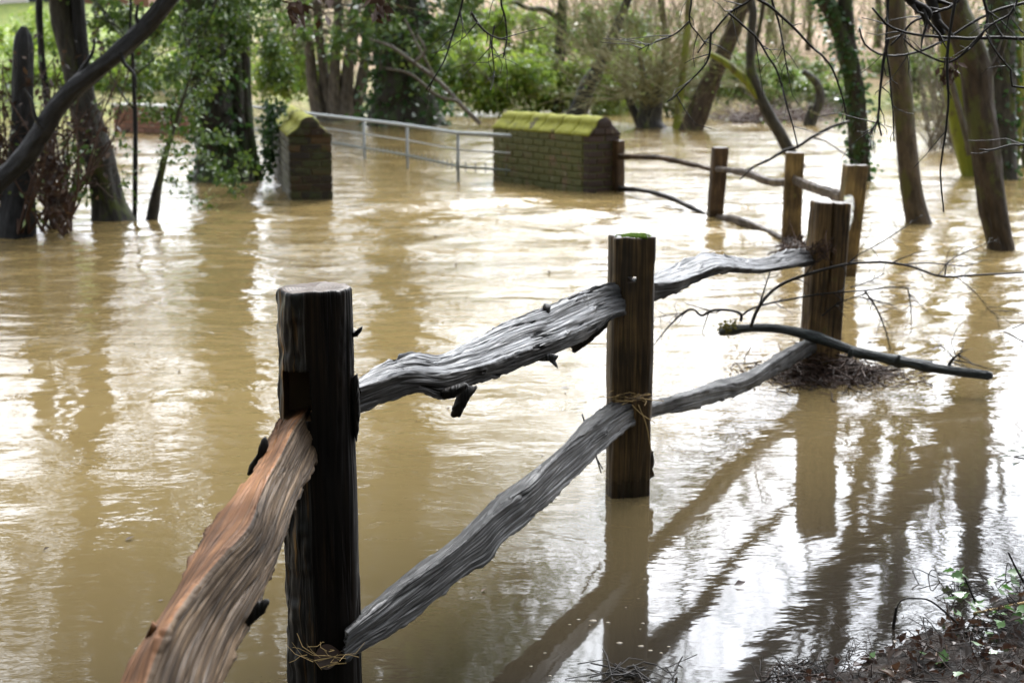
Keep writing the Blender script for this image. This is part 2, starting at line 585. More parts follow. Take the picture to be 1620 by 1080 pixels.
M['branch'] = bark('wet_green_grey_branch', (.004, .005, .0055), (.045, .055, .056), rough=.45, vs=3, moss=(.05, .06, .02), moss_amt=-.06)
M['metal'] = plain('galvanised_steel', (.23, .245, .25), rough=.5, metal=.3, var=.15)
M['metal_dark'] = plain('dull_steel', (.11, .13, .125), rough=.55, metal=.3, var=.3)
M['leaf'] = leafm('evergreen_leaf', [(.022, .052, .012), (.045, .098, .018), (.085, .15, .024), (.16, .21, .035), (.036, .075, .015)])
M['ivy'] = leafm('ivy_leaf', [(.012, .034, .01), (.022, .062, .015), (.045, .10, .022), (.016, .042, .012)], rough=.3)
M['bright'] = leafm('bright_undergrowth_leaf', [(.07, .135, .018), (.12, .21, .026), (.19, .27, .035), (.085, .155, .022), (.25, .29, .05)], trans=.4)
M['hedge'] = leafm('hedge_leaf', [(.045, .08, .02), (.075, .125, .026), (.12, .18, .036), (.055, .10, .024), (.18, .2, .06)], trans=.35)
M['dead_leaf'] = leafm('dead_leaf', [(.016, .009, .007), (.03, .015, .010), (.05, .024, .014), (.02, .011, .009), (.085, .048, .026)], rough=.5, trans=.2)
M['bank_leaf'] = leafm('ivy_ground_leaf', [(.02, .06, .012), (.04, .105, .018), (.075, .15, .025)], rough=.3, trans=.3)
M['holly'] = leafm('holly_leaf', [(.01, .035, .015), (.02, .06, .025)], rough=.2, trans=.15)
M['dull_moss'] = leafm('dull_moss_leaf', [(.06, .055, .012), (.09, .08, .02), (.04, .035, .012)], rough=.8, spec=.1)
M['lawn'] = plain('meadow', (.22, .34, .045), rough=.9, var=.35, scale=1.2)
M['foam'] = plain('bubble', (.15, .125, .09), rough=.25, var=.1)

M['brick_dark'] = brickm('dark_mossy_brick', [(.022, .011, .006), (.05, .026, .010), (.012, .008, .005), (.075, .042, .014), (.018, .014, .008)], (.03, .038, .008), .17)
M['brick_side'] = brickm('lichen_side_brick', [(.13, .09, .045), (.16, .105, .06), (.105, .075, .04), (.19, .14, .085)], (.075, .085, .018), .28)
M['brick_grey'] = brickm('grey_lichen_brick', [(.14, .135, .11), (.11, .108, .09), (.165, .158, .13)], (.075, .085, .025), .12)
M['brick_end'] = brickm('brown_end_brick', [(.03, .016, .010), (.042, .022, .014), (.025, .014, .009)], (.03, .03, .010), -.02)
M['brick_far'] = brickm('red_far_brick', [(.17, .075, .045), (.21, .10, .06), (.13, .065, .04)], (.10, .09, .04), -.05)
M['mortar'] = plain('old_mortar', (.07, .062, .042), rough=.9, var=.5, scale=20)
M['mossy_mortar'] = brickm('mossy_mortar', [(.12, .10, .055), (.11, .09, .05)], (.075, .085, .018), .28)
M['coping_pale'] = plain('pale_coping', (.45, .45, .43), rough=.7)
M['white_wall'] = plain('pale_render', (.62, .58, .55), rough=.8, var=.1, scale=2)
M['roof_tile'] = plain('clay_roof', (.24, .11, .07), rough=.8, scale=3)
M['glass'] = plain('dark_window_glass', (.03, .035, .04), rough=.1, var=.1)
M['frame_white'] = plain('white_paint', (.7, .7, .68), rough=.5, var=.05)


def hillside_mat():
    g = G('wooded_hillside')
    pos = g.n('NewGeometry').outputs['Position']
    x = g.n('SeparateXYZ', {0: pos}).outputs
    n1 = g.noise(g.mapped(pos, (.35, .35, .35)), 1, 6, .7)
    n2 = g.noise(g.mapped(pos, (5, 5, 5)), 1, 5, .7)
    litter = g.ramp(n2, [(.3, (.10, .058, .03)), (.5, (.225, .145, .078)), (.72, (.34, .24, .145))])
    green = g.ramp(n2, [(.3, (.05, .09, .014)), (.5, (.12, .16, .022)), (.75, (.24, .25, .045))])
    lx = g.math('MULTIPLY_ADD', x[0], -.16, -.9)       # lawn towards the left
    k = g.math('ADD', g.math('MULTIPLY_ADD', n1, 2.2, -1.1), lx, clamp=True)
    yy = g.math('MULTIPLY_ADD', x[1], -.25, 10.2, clamp=True)   # greener strip along the water's edge
    k = g.math('MAXIMUM', k, g.math('MULTIPLY', yy, g.ramp(n1, [(.35, 0.0), (.6, .8)])), clamp=True)
    col = g.mix(k, litter, green)
    bp = g.n('Bump', {'Height': n2, 'Strength': .8, 'Distance': .15})
    return g.surf(g.n('BsdfPrincipled', {'Base Color': col, 'Roughness': .95, 'Normal': bp}))


def mud_mat():
    g = G('bank_mud')
    pos = g.n('NewGeometry').outputs['Position']
    n1 = g.noise(g.mapped(pos, (9, 9, 9)), 1, 6, .7)
    n2 = g.noise(g.mapped(pos, (60, 60, 60)), 1, 4, .7)
    col = g.ramp(n1, [(.3, (.004, .0026, .0018)), (.5, (.010, .0062, .004)), (.72, (.026, .0155, .0095))])
    bp = g.n('Bump', {'Height': g.math('ADD', n1, g.math('MULTIPLY', n2, .4)), 'Strength': .9, 'Distance': .03})
    return g.surf(g.n('BsdfPrincipled', {'Base Color': col, 'Roughness': g.ramp(n2, [(.35, .5), (.65, .95)]), 'Normal': bp, 'Specular IOR Level': .1}))


M['hill'] = hillside_mat()
M['mud'] = mud_mat()

# near bank line: passes BA with unit normal BN pointing onto the bank
BA = onz(1290, 1080)[:2]; BB = onz(1620, 948)[:2]
_bd = (BB - BA) / np.linalg.norm(BB - BA)
BN = np.array([_bd[1], -_bd[0]])


def bank_s(x, y):
    s = (x - BA[0]) * BN[0] + (y - BA[1]) * BN[1]
    return s


RIPPLES = [(1320, 700, .07)]


def water_mat():
    g = G('silty_flood_water')
    pos = g.n('NewGeometry').outputs['Position']
    sx = g.n('SeparateXYZ', {0: pos}).outputs
    flat = g.n('CombineXYZ', {0: sx[0], 1: sx[1], 2: 0.0}).outputs[0]
    # distance off the bank and distance up-river set how rough the surface is
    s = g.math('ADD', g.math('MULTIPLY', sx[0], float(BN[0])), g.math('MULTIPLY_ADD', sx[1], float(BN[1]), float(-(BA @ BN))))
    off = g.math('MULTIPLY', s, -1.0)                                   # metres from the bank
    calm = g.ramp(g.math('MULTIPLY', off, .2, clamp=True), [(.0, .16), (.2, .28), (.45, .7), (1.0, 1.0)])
    flow = g.ramp(g.math('MULTIPLY', sx[1], .05, clamp=True), [(.15, .6), (.30, 1.0), (.45, 1.35), (.6, 1.9), (.8, 2.2)])
    amp = g.math('MULTIPLY', calm, flow)
    warp = g.noise(g.mapped(flat, (.7, .7, 1)), 1, 2)
    wv = g.n('VectorMath', {0: flat, 1: g.n('VectorMath', {0: g.n('CombineXYZ', {0: warp, 1: warp, 2: 0.0}).outputs[0], 3: .6}, operation='SCALE').outputs[0]}, operation='ADD').outputs[0]
    a1 = g.noise(g.mapped(wv, (7, 13, 1)), 1, 2, .5)
    a2 = g.noise(g.mapped(wv, (22, 40, 1), (4, 2, 0)), 1, 2, .5)
    a3 = g.noise(g.mapped(wv, (2.2, 4.6, 1), (9, 3, 0)), 1, 2, .5)
    patch = g.ramp(g.noise(g.mapped(flat, (.75, .8, 1), (3, 3, 0)), 1, 4, .6), [(.35, .25), (.65, 1.55)])
    h = g.math('ADD', g.math('MULTIPLY', a1, .0044), g.math('ADD', g.math('MULTIPLY', a2, .0019), g.math('MULTIPLY', a3, .007)))
    h = g.math('MULTIPLY', h, g.math('MULTIPLY', amp, patch))
    for (px, py, rad) in RIPPLES:
        p = onz(px, py)
        dv = g.n('VectorMath', {0: flat, 1: (float(p[0]), float(p[1]), 0)}, operation='DISTANCE').outputs['Value']
        rp = g.math('MULTIPLY', g.math('SINE', g.math('MULTIPLY', dv, 330.0)),
                    g.math('MULTIPLY', g.math('SUBTRACT', 1.0, g.math('DIVIDE', dv, rad), clamp=True), .00012))
        h = g.math('ADD', h, rp)
    bp = g.n('Bump', {'Height': h, 'Strength': 1.0, 'Distance': 1.0})
    silt = g.noise(g.mapped(flat, (.5, .9, 1)), 1, 4, .6)
    col = g.ramp(silt, [(.3, (.188, .134, .055)), (.7, (.226, .164, .070))])
    edge = g.ramp(g.math('MULTIPLY', off, .3, clamp=True), [(.0, (.012, .010, .008)), (.2, (.026, .021, .014)), (.5, (.058, .044, .023)), (1.0, (.13, .095, .043))])  # clearer shallows by the bank, plus canopy shade put into the colour
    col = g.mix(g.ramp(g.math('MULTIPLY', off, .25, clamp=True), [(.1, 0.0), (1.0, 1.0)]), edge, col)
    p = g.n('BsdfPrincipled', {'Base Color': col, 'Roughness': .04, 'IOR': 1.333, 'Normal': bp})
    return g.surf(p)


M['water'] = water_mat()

# ------------------------------------------------------------------ ground, hillside, bank, water
def grid(mb, X, Y, Z, m=0):
    r, c = X.shape
    i = np.arange(r - 1)[:, None] * c
    j = np.arange(c - 1)[None, :]
    q = np.stack([i + j, i + j + 1, i + c + j + 1, i + c + j], -1).reshape(-1, 4)
    return mb.add(np.stack([X, Y, Z], -1).reshape(-1, 3), q=q, m=m)


def hill_z(x, y):
    shore = 34 + 2.5 * np.sin(x * .17 + 1) + np.where(x > 8, (x - 8) * .35, 0)
    d = y - shore
    up = np.where(d > 0, .35 * (1 - np.exp(-d / 1.5)) + .115 * np.maximum(d, 0), 0)
    dn = np.where(d < 0, -.9 * (1 - np.exp(d / 3.0)), 0)
    lump = vnoise(np.stack([x * .22, y * .22, 0 * x], -1), 3) * .35 * np.clip((d + 1) / 6, 0, 1)
    far = np.clip((y - 75) / 60, 0, 1)
    return np.where(d > 0, np.minimum(up, 6.5) * (1 + .4 * far), dn) + lump


xs = np.concatenate([np.linspace(-260, -50, 12), np.linspace(-46, 46, 110), np.linspace(50, 260, 12)])
ys = np.concatenate([np.linspace(-60, 24, 22), np.linspace(25, 80, 80), np.linspace(84, 400, 22)])
X, Y = np.meshgrid(xs, ys)
Z = hill_z(X, Y)
mb = MB(); grid(mb, X, Y, Z)
tag(mb.build('hillside', M['hill'], origin=(0, 0, 0)), 'leaf strewn wooded slope and meadow rising beyond the flood', kind='structure')

# near river bank
u = np.linspace(-6, 9, 200); v = np.concatenate([np.linspace(-1.2, 1.2, 90), np.linspace(1.25, 8, 40)])
U, Vv = np.meshgrid(u, v)
X = BA[0] + _bd[0] * U + BN[0] * Vv
Y = BA[1] + _bd[1] * U + BN[1] * Vv
P3 = np.stack([X, Y, 0 * X], -1)
Z = np.where(Vv > 0, .16 * Vv * np.exp(-Vv * .25), .45 * Vv) + .030 * fbm(P3 * 3.1, 3, 5) + .018 * fbm(P3 * 11, 3, 8) + .012 * fbm(P3 * 30, 2, 18) - .004
mb = MB(); grid(mb, X, Y, Z)
tag(mb.build('river_bank', M['mud'], origin=(0, 0, 0)), 'dark muddy river bank at the flood edge', kind='structure')


def bank_z(x, y):
    s = bank_s(x, y)
    p = np.array([[x, y, 0.0]])
    z = (.16 * s * math.exp(-s * .25) if s > 0 else .45 * s) + .030 * fbm(p * 3.1, 3, 5)[0] + .018 * fbm(p * 11, 3, 8)[0] + .012 * fbm(p * 30, 2, 18)[0] - .004
    return z


# water: one sheet; finer near, with real swells in the current
ang = np.concatenate([np.linspace(-150, -32, 40), np.linspace(-30, 30, 420), np.linspace(32, 150, 40)])
dist = np.concatenate([[0.3, .8, 1.4, 1.9], np.geomspace(2.3, 50, 560), np.geomspace(52, 300, 20)])
A, D = np.meshgrid(np.radians(ang), dist)
X = np.sin(A) * D; Y = np.cos(A) * D
P3 = np.stack([X, Y, 0 * X], -1)
off = -bank_s(X, Y)
calm = np.clip((off - .2) / 3.5, .05, 1)
rush = np.exp(-((Y - 12.4 - .12 * X) / 2.6) ** 2) * np.clip(1 - np.abs(X + .8) / 6, .15, 1)
flow = calm * (.25 + .75 * np.clip((Y - 4) / 7, 0, 1))
w = vnoise(P3 * [.35, .5, 1], 2) * 1.2
Pw = P3 + np.stack([w * .5, w * .4, 0 * w], -1)
Z = flow * (.013 * fbm(Pw * [1.1, 2.6, 1], 3, 21) + .007 * fbm(Pw * [3.2, 6.5, 1], 2, 31))
Z += rush * (.055 * fbm(Pw * [.75, 2.1, 1], 3, 41) + .016 * fbm(Pw * [2.6, 6, 1], 2, 44))
# standing wave below the gap between the two brick walls
yw = 12.3 + .10 * (X + 1) ** 2 * .2 + .18 * np.sin(X * 1.7)
Z += .07 * np.exp(-((Y - yw) / .17) ** 2) * np.exp(-((X + .5) / 1.9) ** 2) * (1 + .5 * vnoise(P3 * [1.4, 1, 1], 9))
Z += .045 * np.exp(-((Y - yw - 1.25 - .1 * np.sin(X * 2.3)) / .2) ** 2) * np.exp(-((X + .2) / 1.6) ** 2) * (1 + .6 * vnoise(P3 * [1.7, 1, 1], 19))
Z += .04 * np.exp(-((Y - yw + 1.1 - .12 * np.sin(X * 1.4 + 1)) / .18) ** 2) * np.exp(-((X - .4) / 2.6) ** 2) * (.8 + .8 * vnoise(P3 * [1.2, 1, 1], 29))
Z += -.03 * np.exp(-((Y - yw - .45) / .3) ** 2) * np.exp(-((X + .5) / 1.9) ** 2)
Z *= np.clip(1.3 - D / 45, .12, 1)
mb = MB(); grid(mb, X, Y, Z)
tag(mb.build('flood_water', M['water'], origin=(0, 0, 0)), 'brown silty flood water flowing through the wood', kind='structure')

# ------------------------------------------------------------------ the oak fence
def edge_world(pts, Y0, Y1, N, ext0=0.0, ext1=0.0):
    Q = resample(np.asarray(pts, float), N)
    d = np.r_[0, np.cumsum(np.linalg.norm(np.diff(Q, axis=0), axis=1))]; d /= d[-1]
    Yd = 1 / ((1 - d) / Y0 + d / Y1)
    W = np.array([at(x, y, yy) for (x, y), yy in zip(Q, Yd)])
    if ext0:
        t = nrm(W[0] - W[4]); k = max(3, int(N * .06))
        W = np.vstack([W[0] + t * e for e in np.linspace(ext0, ext0 / k, k)] + [W])
    if ext1:
        t = nrm(W[-1] - W[-5]); k = max(3, int(N * .06) if ext1 < .3 else int(N * .3))
        W = np.vstack([W] + [W[-1] + t * e for e in np.linspace(ext1 / k, ext1, k)])
    return W


def rail(parent, T, R, B, YT, YR, YB, mats, mtop=0, mside=0, mend=None, N=220, seed=1, ext=(.0, .0), lump=.006, crackd=.005, fine=.0012, side=(14, 14, 8, 8), kd=.85, label=None, back=0.0):
    WT = edge_world(T, *YT, N, *ext); WR = edge_world(R, *YR, N, *ext); WB = edge_world(B, *YB, N, *ext)
    WK = WT + (WB - WR) * kd + np.array([0, back, 0])
    cs = [WT, WR, WB, WK]
    seg = []
    for k in range(4):
        a, b = cs[k], cs[(k + 1) % 4]
        f = np.linspace(0, 1, side[k], endpoint=False)[None, :, None]
        seg.append(a[:, None, :] * (1 - f) + b[:, None, :] * f)
    V = np.concatenate(seg, 1)
    for _ in range(1):
        V = .5 * V + .25 * (np.roll(V, 1, 1) + np.roll(V, -1, 1))
    c = V.mean(1, keepdims=True)
    tu = np.roll(V, -1, 1) - np.roll(V, 1, 1)
    tv = np.gradient(V, axis=0)
    nn = nrm(np.cross(tv, tu))
    if ((V - c) * nn).sum(-1).mean() < 0: nn = -nn
    al = np.r_[0, np.cumsum(np.linalg.norm(np.diff(c[:, 0], axis=0), axis=1))]
    per = np.r_[0, np.cumsum(np.linalg.norm(np.diff(V[N // 2], axis=0), axis=1))]
    Ug, Vg = np.meshgrid(per, al)
    q = np.stack([Ug, Vg, 0 * Ug + seed * 3.7], -1)
    wv = fbm(q * [1.5, 2, 1], 2, seed) * .008
    q2 = q + np.stack([wv, 0 * wv, 0 * wv], -1)
    lumps = fbm(q * [9, 4, 1], 3, seed + 1)
    r1 = 1 - np.abs(fbm(q2 * [110, 3.2, 1], 2, seed + 2)) * 6
    r2 = 1 - np.abs(fbm(q2 * [46, 1.7, 1], 2, seed + 3)) * 11
    plate = fbm(q2 * [26, 2.2, 1], 2, seed + 5)
    grain = fbm(q2 * [190, 7, 1], 2, seed + 4)
    dsp = .003 + lump * lumps + crackd * .22 * np.tanh(plate * 9) - crackd * .15 * np.clip(r1, 0, 1) - crackd * np.clip(r2, 0, 1) ** 1.5 + fine * grain
    kr = np.random.default_rng(seed)
    for _ in range(4):
        ku, kv, ks = kr.uniform(0, per[side[0] + side[1] // 2]), kr.uniform(.1, .9) * al[-1], kr.uniform(.010, .018)
        dd = ((Ug - ku) / ks) ** 2 + ((Vg - kv) / (ks * 1.6)) ** 2
        dsp = dsp + .007 * np.exp(-dd) - .010 * np.exp(-dd * 9)
    col_i = np.arange(V.shape[1])
    e1, e2 = side[0], side[0] + side[1]
    ew = np.maximum(np.exp(-((col_i - e1) / 2.2) ** 2), np.exp(-((col_i - e2) / 2.2) ** 2)) + np.exp(-(np.minimum(col_i, V.shape[1] - col_i) / 2.2) ** 2)
    jag = fbm(np.stack([Vg * 26, Ug * 20, 0 * Ug + seed], -1), 3, seed + 7)
    dsp = dsp + ew[None, :] * (.007 * jag - .001) * min(1.0, crackd / .006)
    V = V + nn * dsp[..., None]
    ms = np.concatenate([np.full(side[0], mtop), np.full(side[1], mside), np.full(side[2], mside), np.full(side[3], mside)])
    mb = MB()
    rings(mb, V, ms, capm=len(mats) - 1 if mend is None else mend)
    o = mb.build('rail', mats, parent)
    if label: o['label'] = label
    return o


def post(parent, x, y, ztop, w, d, rot, lean=(0, 0), p=6, mats=None, seed=1, amp=.004, crackd=.004, split=0, zbot=-.6, N=110, Mn=72, slope=(0, 0), mfun=None, label=None, twist=0.0, cutters=(), flare=0.0, barkside=False):
    a = np.linspace(0, 2 * math.pi, Mn, endpoint=False)
    zs = np.concatenate([np.linspace(zbot, -.05, 12), np.linspace(-.03, ztop - .007, N), [ztop - .003, ztop - .0005]])
    rad = 1 / (np.abs(np.cos(a) / (w / 2)) ** p + np.abs(np.sin(a) / (d / 2)) ** p) ** (1 / p)
    per = np.r_[0, np.cumsum(np.linalg.norm(np.diff(np.stack([np.cos(a) * rad, np.sin(a) * rad], -1), axis=0), axis=1))]
    Ug, Vg = np.meshgrid(per, zs)
    q = np.stack([Ug, Vg, 0 * Ug + seed * 2.3], -1)
    wv = fbm(q * [3, 2, 1], 2, seed) * .02
    q2 = q + np.stack([wv, 0 * wv, 0 * wv], -1)
    lumps = fbm(q * [7, 2.2, 1], 3, seed + 1)
    r1 = 1 - np.abs(fbm(q2 * [48, 2.0, 1], 2, seed + 2)) * 6
    grain = fbm(q2 * [150, 6, 1], 2, seed + 3)
    rr = rad[None, :] + amp * lumps * 1.6 - crackd * np.clip(r1, 0, 1) + .0012 * grain
    if barkside:
        kk = np.clip((np.cos(a - math.pi * 1.08) - .55) / .3, 0, 1)[None, :]
        rr = rr + kk * (.006 * fbm(q2 * [60, 12, 1], 3, seed + 6) + .005 * fbm(q2 * [25, 30, 1], 2, seed + 7) - .003)
    if split:
        f = np.exp(-((((a - 1.5 * math.pi + math.pi) % (2 * math.pi) - math.pi)[None, :] + .10 * np.sin(zs * 9)[:, None]) / .07) ** 2)
        rr = rr - f * split * np.clip((zs - (ztop - .6)) / .3, 0, 1)[:, None]
    rr[-2] -= .001; rr[-1] -= .0035
    if flare: rr = rr + flare * np.exp(-np.maximum(zs, 0) / .15)[:, None]
    cr, sr = np.cos(rot + twist * (zs - zs[0])), np.sin(rot + twist * (zs - zs[0]))
    lx = np.cos(a)[None, :] * rr; ly = np.sin(a)[None, :] * rr
    Xw = x + lean[0] * zs[:, None] + lx * cr[:, None] - ly * sr[:, None]
    Yw = y + lean[1] * zs[:, None] + lx * sr[:, None] + ly * cr[:, None]
    Zw = zs[:, None] + (slope[0] * lx + slope[1] * ly) * (np.clip((zs - ztop + .05) / .05, 0, 1))[:, None]
    ze = .004 * fbm(np.stack([Xw[-1] * 40, Yw[-1] * 40, 0 * Xw[-1]], -1), 2, seed)
    Zw[-3:] += ze
    V = np.stack([Xw, Yw, Zw], -1)
    # inner rings on the sawn top
    c = V[-1].mean(0)
    inner = [c + (V[-1] - c) * f + np.array([0, 0, 1]) * (.0025 * fbm(np.stack([Xw[-1] * 60 * f, Yw[-1] * 60 * f, 0 * Xw[-1]], -1), 2, seed + 9))[:, None] for f in (.8, .5, .2)]
    ms = np.zeros(Mn, int) if mfun is None else mfun(a)
    mb = MB()
    rings(mb, V, ms, cap1=False, capm=0)
    V2 = np.stack([V[-1]] + inner)
    s = Mn
    base = mb.n - s - 1   # last ring starts here (cap0 centre was appended after)
    i0 = (len(zs) - 1) * s
    n0 = mb.n
    mb.add(np.vstack(inner))
    seq = [i0, n0, n0 + s, n0 + 2 * s]
    jj = np.arange(s); jn = (jj + 1) % s
    loc = V2 - c
    for k in range(3):
        q = np.stack([seq[k] + jj, seq[k] + jn, seq[k + 1] + jn, seq[k + 1] + jj], -1)
        uq = np.stack([loc[k][jj][:, :2], loc[k][jn][:, :2], loc[k + 1][jn][:, :2], loc[k + 1][jj][:, :2]], 1)
        mb.q.append(q); mb.uq.append(uq); mb.mq.append(np.full(s, 1))
    mb.v.append(c[None]); ci = mb.n; mb.n += 1
    mb.t.append(np.stack([seq[3] + jj, seq[3] + jn, np.full(s, ci)], -1))
    mb.ut.append(np.stack([loc[3][jj][:, :2], loc[3][jn][:, :2], np.zeros((s, 2))], 1)); mb.mt.append(np.full(s, 1))
    o = mb.build('post', mats, parent)
    for (cc, hw, rz) in cutters:
        bm_ = MB()
        hx, hy, hz = hw
        v8 = np.array([[sx * hx, sy * hy, sz * hz] for sx in (-1, 1) for sy in (-1, 1) for sz in (-1, 1)])
        ca, sa = math.cos(rz), math.sin(rz)
        v8 = np.c_[v8[:, 0] * ca - v8[:, 1] * sa, v8[:, 0] * sa + v8[:, 1] * ca, v8[:, 2]] + np.asarray(cc)
        bm_.add(v8, q=[[0, 1, 3, 2], [4, 6, 7, 5], [0, 4, 5, 1], [2, 3, 7, 6], [0, 2, 6, 4], [1, 5, 7, 3]])
        co = bm_.build('cutter', [M['mortise']], None, smooth=False)
        md = o.modifiers.new('mortise', 'BOOLEAN')
        md.operation = 'DIFFERENCE'; md.object = co; md.solver = 'EXACT'
        try: md.material_mode = 'TRANSFER'
        except Exception: pass
        bpy.context.view_layer.update()
        dg = bpy.context.evaluated_depsgraph_get()
        me = bpy.data.meshes.new_from_object(o.evaluated_get(dg))
        o.modifiers.clear()
        o.data = me
        bpy.data.objects.remove(co)
    if label: o['label'] = label
    return o


Y1 = 2.75
p1 = at(505, 700, Y1)
p2 = onz(994, 787) + np.array([0, .03, 0])
p3 = onz(1293, 590)
pc = onz(1334, 436); pb = onz(1251, 384); pa = onz(1131, 342)
fence = thing('wooden_fence', (p2[0], p2[1], 0), 'rough cleft oak post and rail fence running through the brown flood water', 'fence')

post(fence, p1[0], p1[1], at(505, 454, Y1)[2], .152, .138, .25, lean=(-.004, .0), p=2.15,
     mats=[M['post1'], M['end'], M['post1_bark'], M['mortise']], seed=3, amp=.004, crackd=.003,
     mfun=lambda a: np.where((np.cos(a - math.pi * 1.13) > .72), 2, 0),
     cutters=[((at(477, 626, Y1)[0], Y1 - .055, at(477, 626, Y1 - .06)[2]), (.027, .075, .048), .02), ((at(496, 622, Y1)[0], Y1, at(496, 628, Y1)[2]), (.004, .2, .012), .02)],
     label='thick round near post, black and wet with a flat sawn top', N=190, Mn=130, barkside=True)
post(fence, p2[0], p2[1] + .02, at(994, 374, p2[1])[2], .135, .10, .20, lean=(.0, .0), p=6,
     mats=[M['post2'], M['end_dark'], M['mortise']], seed=8, amp=.005, crackd=.006,
     cutters=[((at(1002, 444, p2[1])[0], p2[1], at(1002, 444, p2[1] - .05)[2]), (.013, .2, .009), -.25)],
     label='square dark brown post with moss on its top')
post(fence, p3[0], p3[1], at(1297, 319, p3[1])[2], .165, .12, .12, lean=(.028, -.02), p=7,
     mats=[M['post3'], M['end'], M['mortise']], seed=12, amp=.006, crackd=.006, split=.03, slope=(-.05, 0),
     label='corner post split down the middle')
post(fence, pc[0], pc[1], at(1344, 261, pc[1])[2], .145, .12, .1, lean=(.07, .01), p=8, mats=[M['post_far'], M['end']], seed=15, N=60, Mn=40, label='ochre post leaning to one side')
post(fence, pb[0], pb[1], at(1253, 241, pb[1])[2], .135, .12, -.1, lean=(.004, 0), p=8, mats=[M['post_far'], M['end']], seed=19, N=60, Mn=40, flare=.006)
post(fence, pa[0], pa[1], at(1137, 233, pa[1])[2], .132, .12, .15, lean=(.05, 0), p=8, mats=[M['post_brown'], M['end']], seed=23, N=60, Mn=40)
pw = onz(979, 306)
post(fence, pw[0], pw[1] + .08, at(980, 223, pw[1])[2], .10, .10, .55, p=8, mats=[M['post_brown'], M['end']], seed=27, N=40, Mn=32, label='short post set against the brick wall end')
post(fence, -.37, .72, 1.0, .14, .13, .1, p=3, mats=[M['post1'], M['end']], seed=33, N=50, Mn=40)

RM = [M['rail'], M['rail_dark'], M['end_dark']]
# near rail running towards the camera
rail(fence, [(452, 655), (437, 673), (408, 734), (343, 815), (302, 880), (261, 962), (213, 1039), (192, 1080)],
     [(485, 650), (466, 676), (441, 726), (416, 774), (392, 836), (352, 880), (310, 927), (276, 975), (252, 1020), (230, 1080)],
     [(500, 720), (491, 754), (465, 803), (441, 880), (424, 925), (384, 1007), (350, 1100)],
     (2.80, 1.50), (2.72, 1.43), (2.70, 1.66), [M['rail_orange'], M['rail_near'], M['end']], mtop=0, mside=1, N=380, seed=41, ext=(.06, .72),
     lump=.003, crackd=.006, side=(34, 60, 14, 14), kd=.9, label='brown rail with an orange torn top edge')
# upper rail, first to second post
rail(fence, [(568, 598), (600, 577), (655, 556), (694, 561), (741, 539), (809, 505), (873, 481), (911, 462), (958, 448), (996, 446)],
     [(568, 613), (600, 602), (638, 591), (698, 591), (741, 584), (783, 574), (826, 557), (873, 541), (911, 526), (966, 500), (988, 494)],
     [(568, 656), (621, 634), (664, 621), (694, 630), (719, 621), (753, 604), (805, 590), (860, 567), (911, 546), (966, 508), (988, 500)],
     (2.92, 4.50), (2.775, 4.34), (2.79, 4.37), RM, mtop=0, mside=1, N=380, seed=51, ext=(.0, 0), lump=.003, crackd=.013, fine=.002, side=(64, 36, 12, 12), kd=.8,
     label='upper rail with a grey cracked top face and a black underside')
# lower rail, first to second post
rail(fence, [(566, 972), (576, 962), (634, 913), (719, 850), (793, 780), (832, 751), (883, 713), (922, 668), (972, 634), (990, 630)],
     [(566, 984), (576, 976), (640, 926), (722, 868), (793, 801), (832, 769), (890, 713), (933, 678), (984, 647), (1000, 640)],
     [(566, 1034), (576, 1027), (611, 1006), (673, 962), (715, 926), (743, 906), (772, 892), (793, 861), (832, 830), (898, 768), (949, 717), (988, 682), (1004, 672)],
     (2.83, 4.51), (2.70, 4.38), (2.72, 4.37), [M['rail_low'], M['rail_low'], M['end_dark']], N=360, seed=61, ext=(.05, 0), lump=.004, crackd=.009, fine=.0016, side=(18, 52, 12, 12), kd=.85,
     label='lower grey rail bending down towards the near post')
# second to corner post
rail(fence, [(1015, 444), (1027, 439), (1060, 421), (1094, 407), (1116, 399), (1142, 402), (1198, 409), (1250, 395), (1287, 397), (1300, 398)],
     [(1015, 453), (1027, 450), (1068, 446), (1100, 436), (1135, 423), (1168, 424), (1209, 426), (1257, 418), (1287, 413), (1300, 413)],
     [(1015, 484), (1027, 478), (1068, 466), (1094, 451), (1135, 433), (1168, 432), (1205, 433), (1242, 425), (1287, 419), (1300, 419)],
     (4.62, 6.40), (4.42, 6.22), (4.45, 6.25), RM, mtop=0, mside=1, N=220, seed=71, lump=.005, crackd=.007, side=(44, 26, 10, 10), kd=.8,
     label='upper rail between the square post and the split corner post')
rail(fence, [(1020, 640), (1035, 634), (1087, 618), (1127, 604), (1179, 590), (1227, 561), (1257, 545), (1287, 530), (1296, 528)],
     [(1020, 645), (1035, 640), (1087, 625), (1131, 612), (1180, 600), (1227, 570), (1257, 553), (1287, 538), (1296, 536)],
     [(1020, 662), (1035, 658), (1087, 650), (1131, 637), (1180, 621), (1227, 595), (1255, 578), (1287, 558), (1296, 556)],
     (4.58, 6.32), (4.44, 6.18), (4.46, 6.2), [M['rail_low'], M['rail_low'], M['end_dark']], N=180, seed=81, lump=.005, crackd=.006, side=(10, 18, 8, 8), kd=.8,
     label='lower rail between the square post and the split corner post')
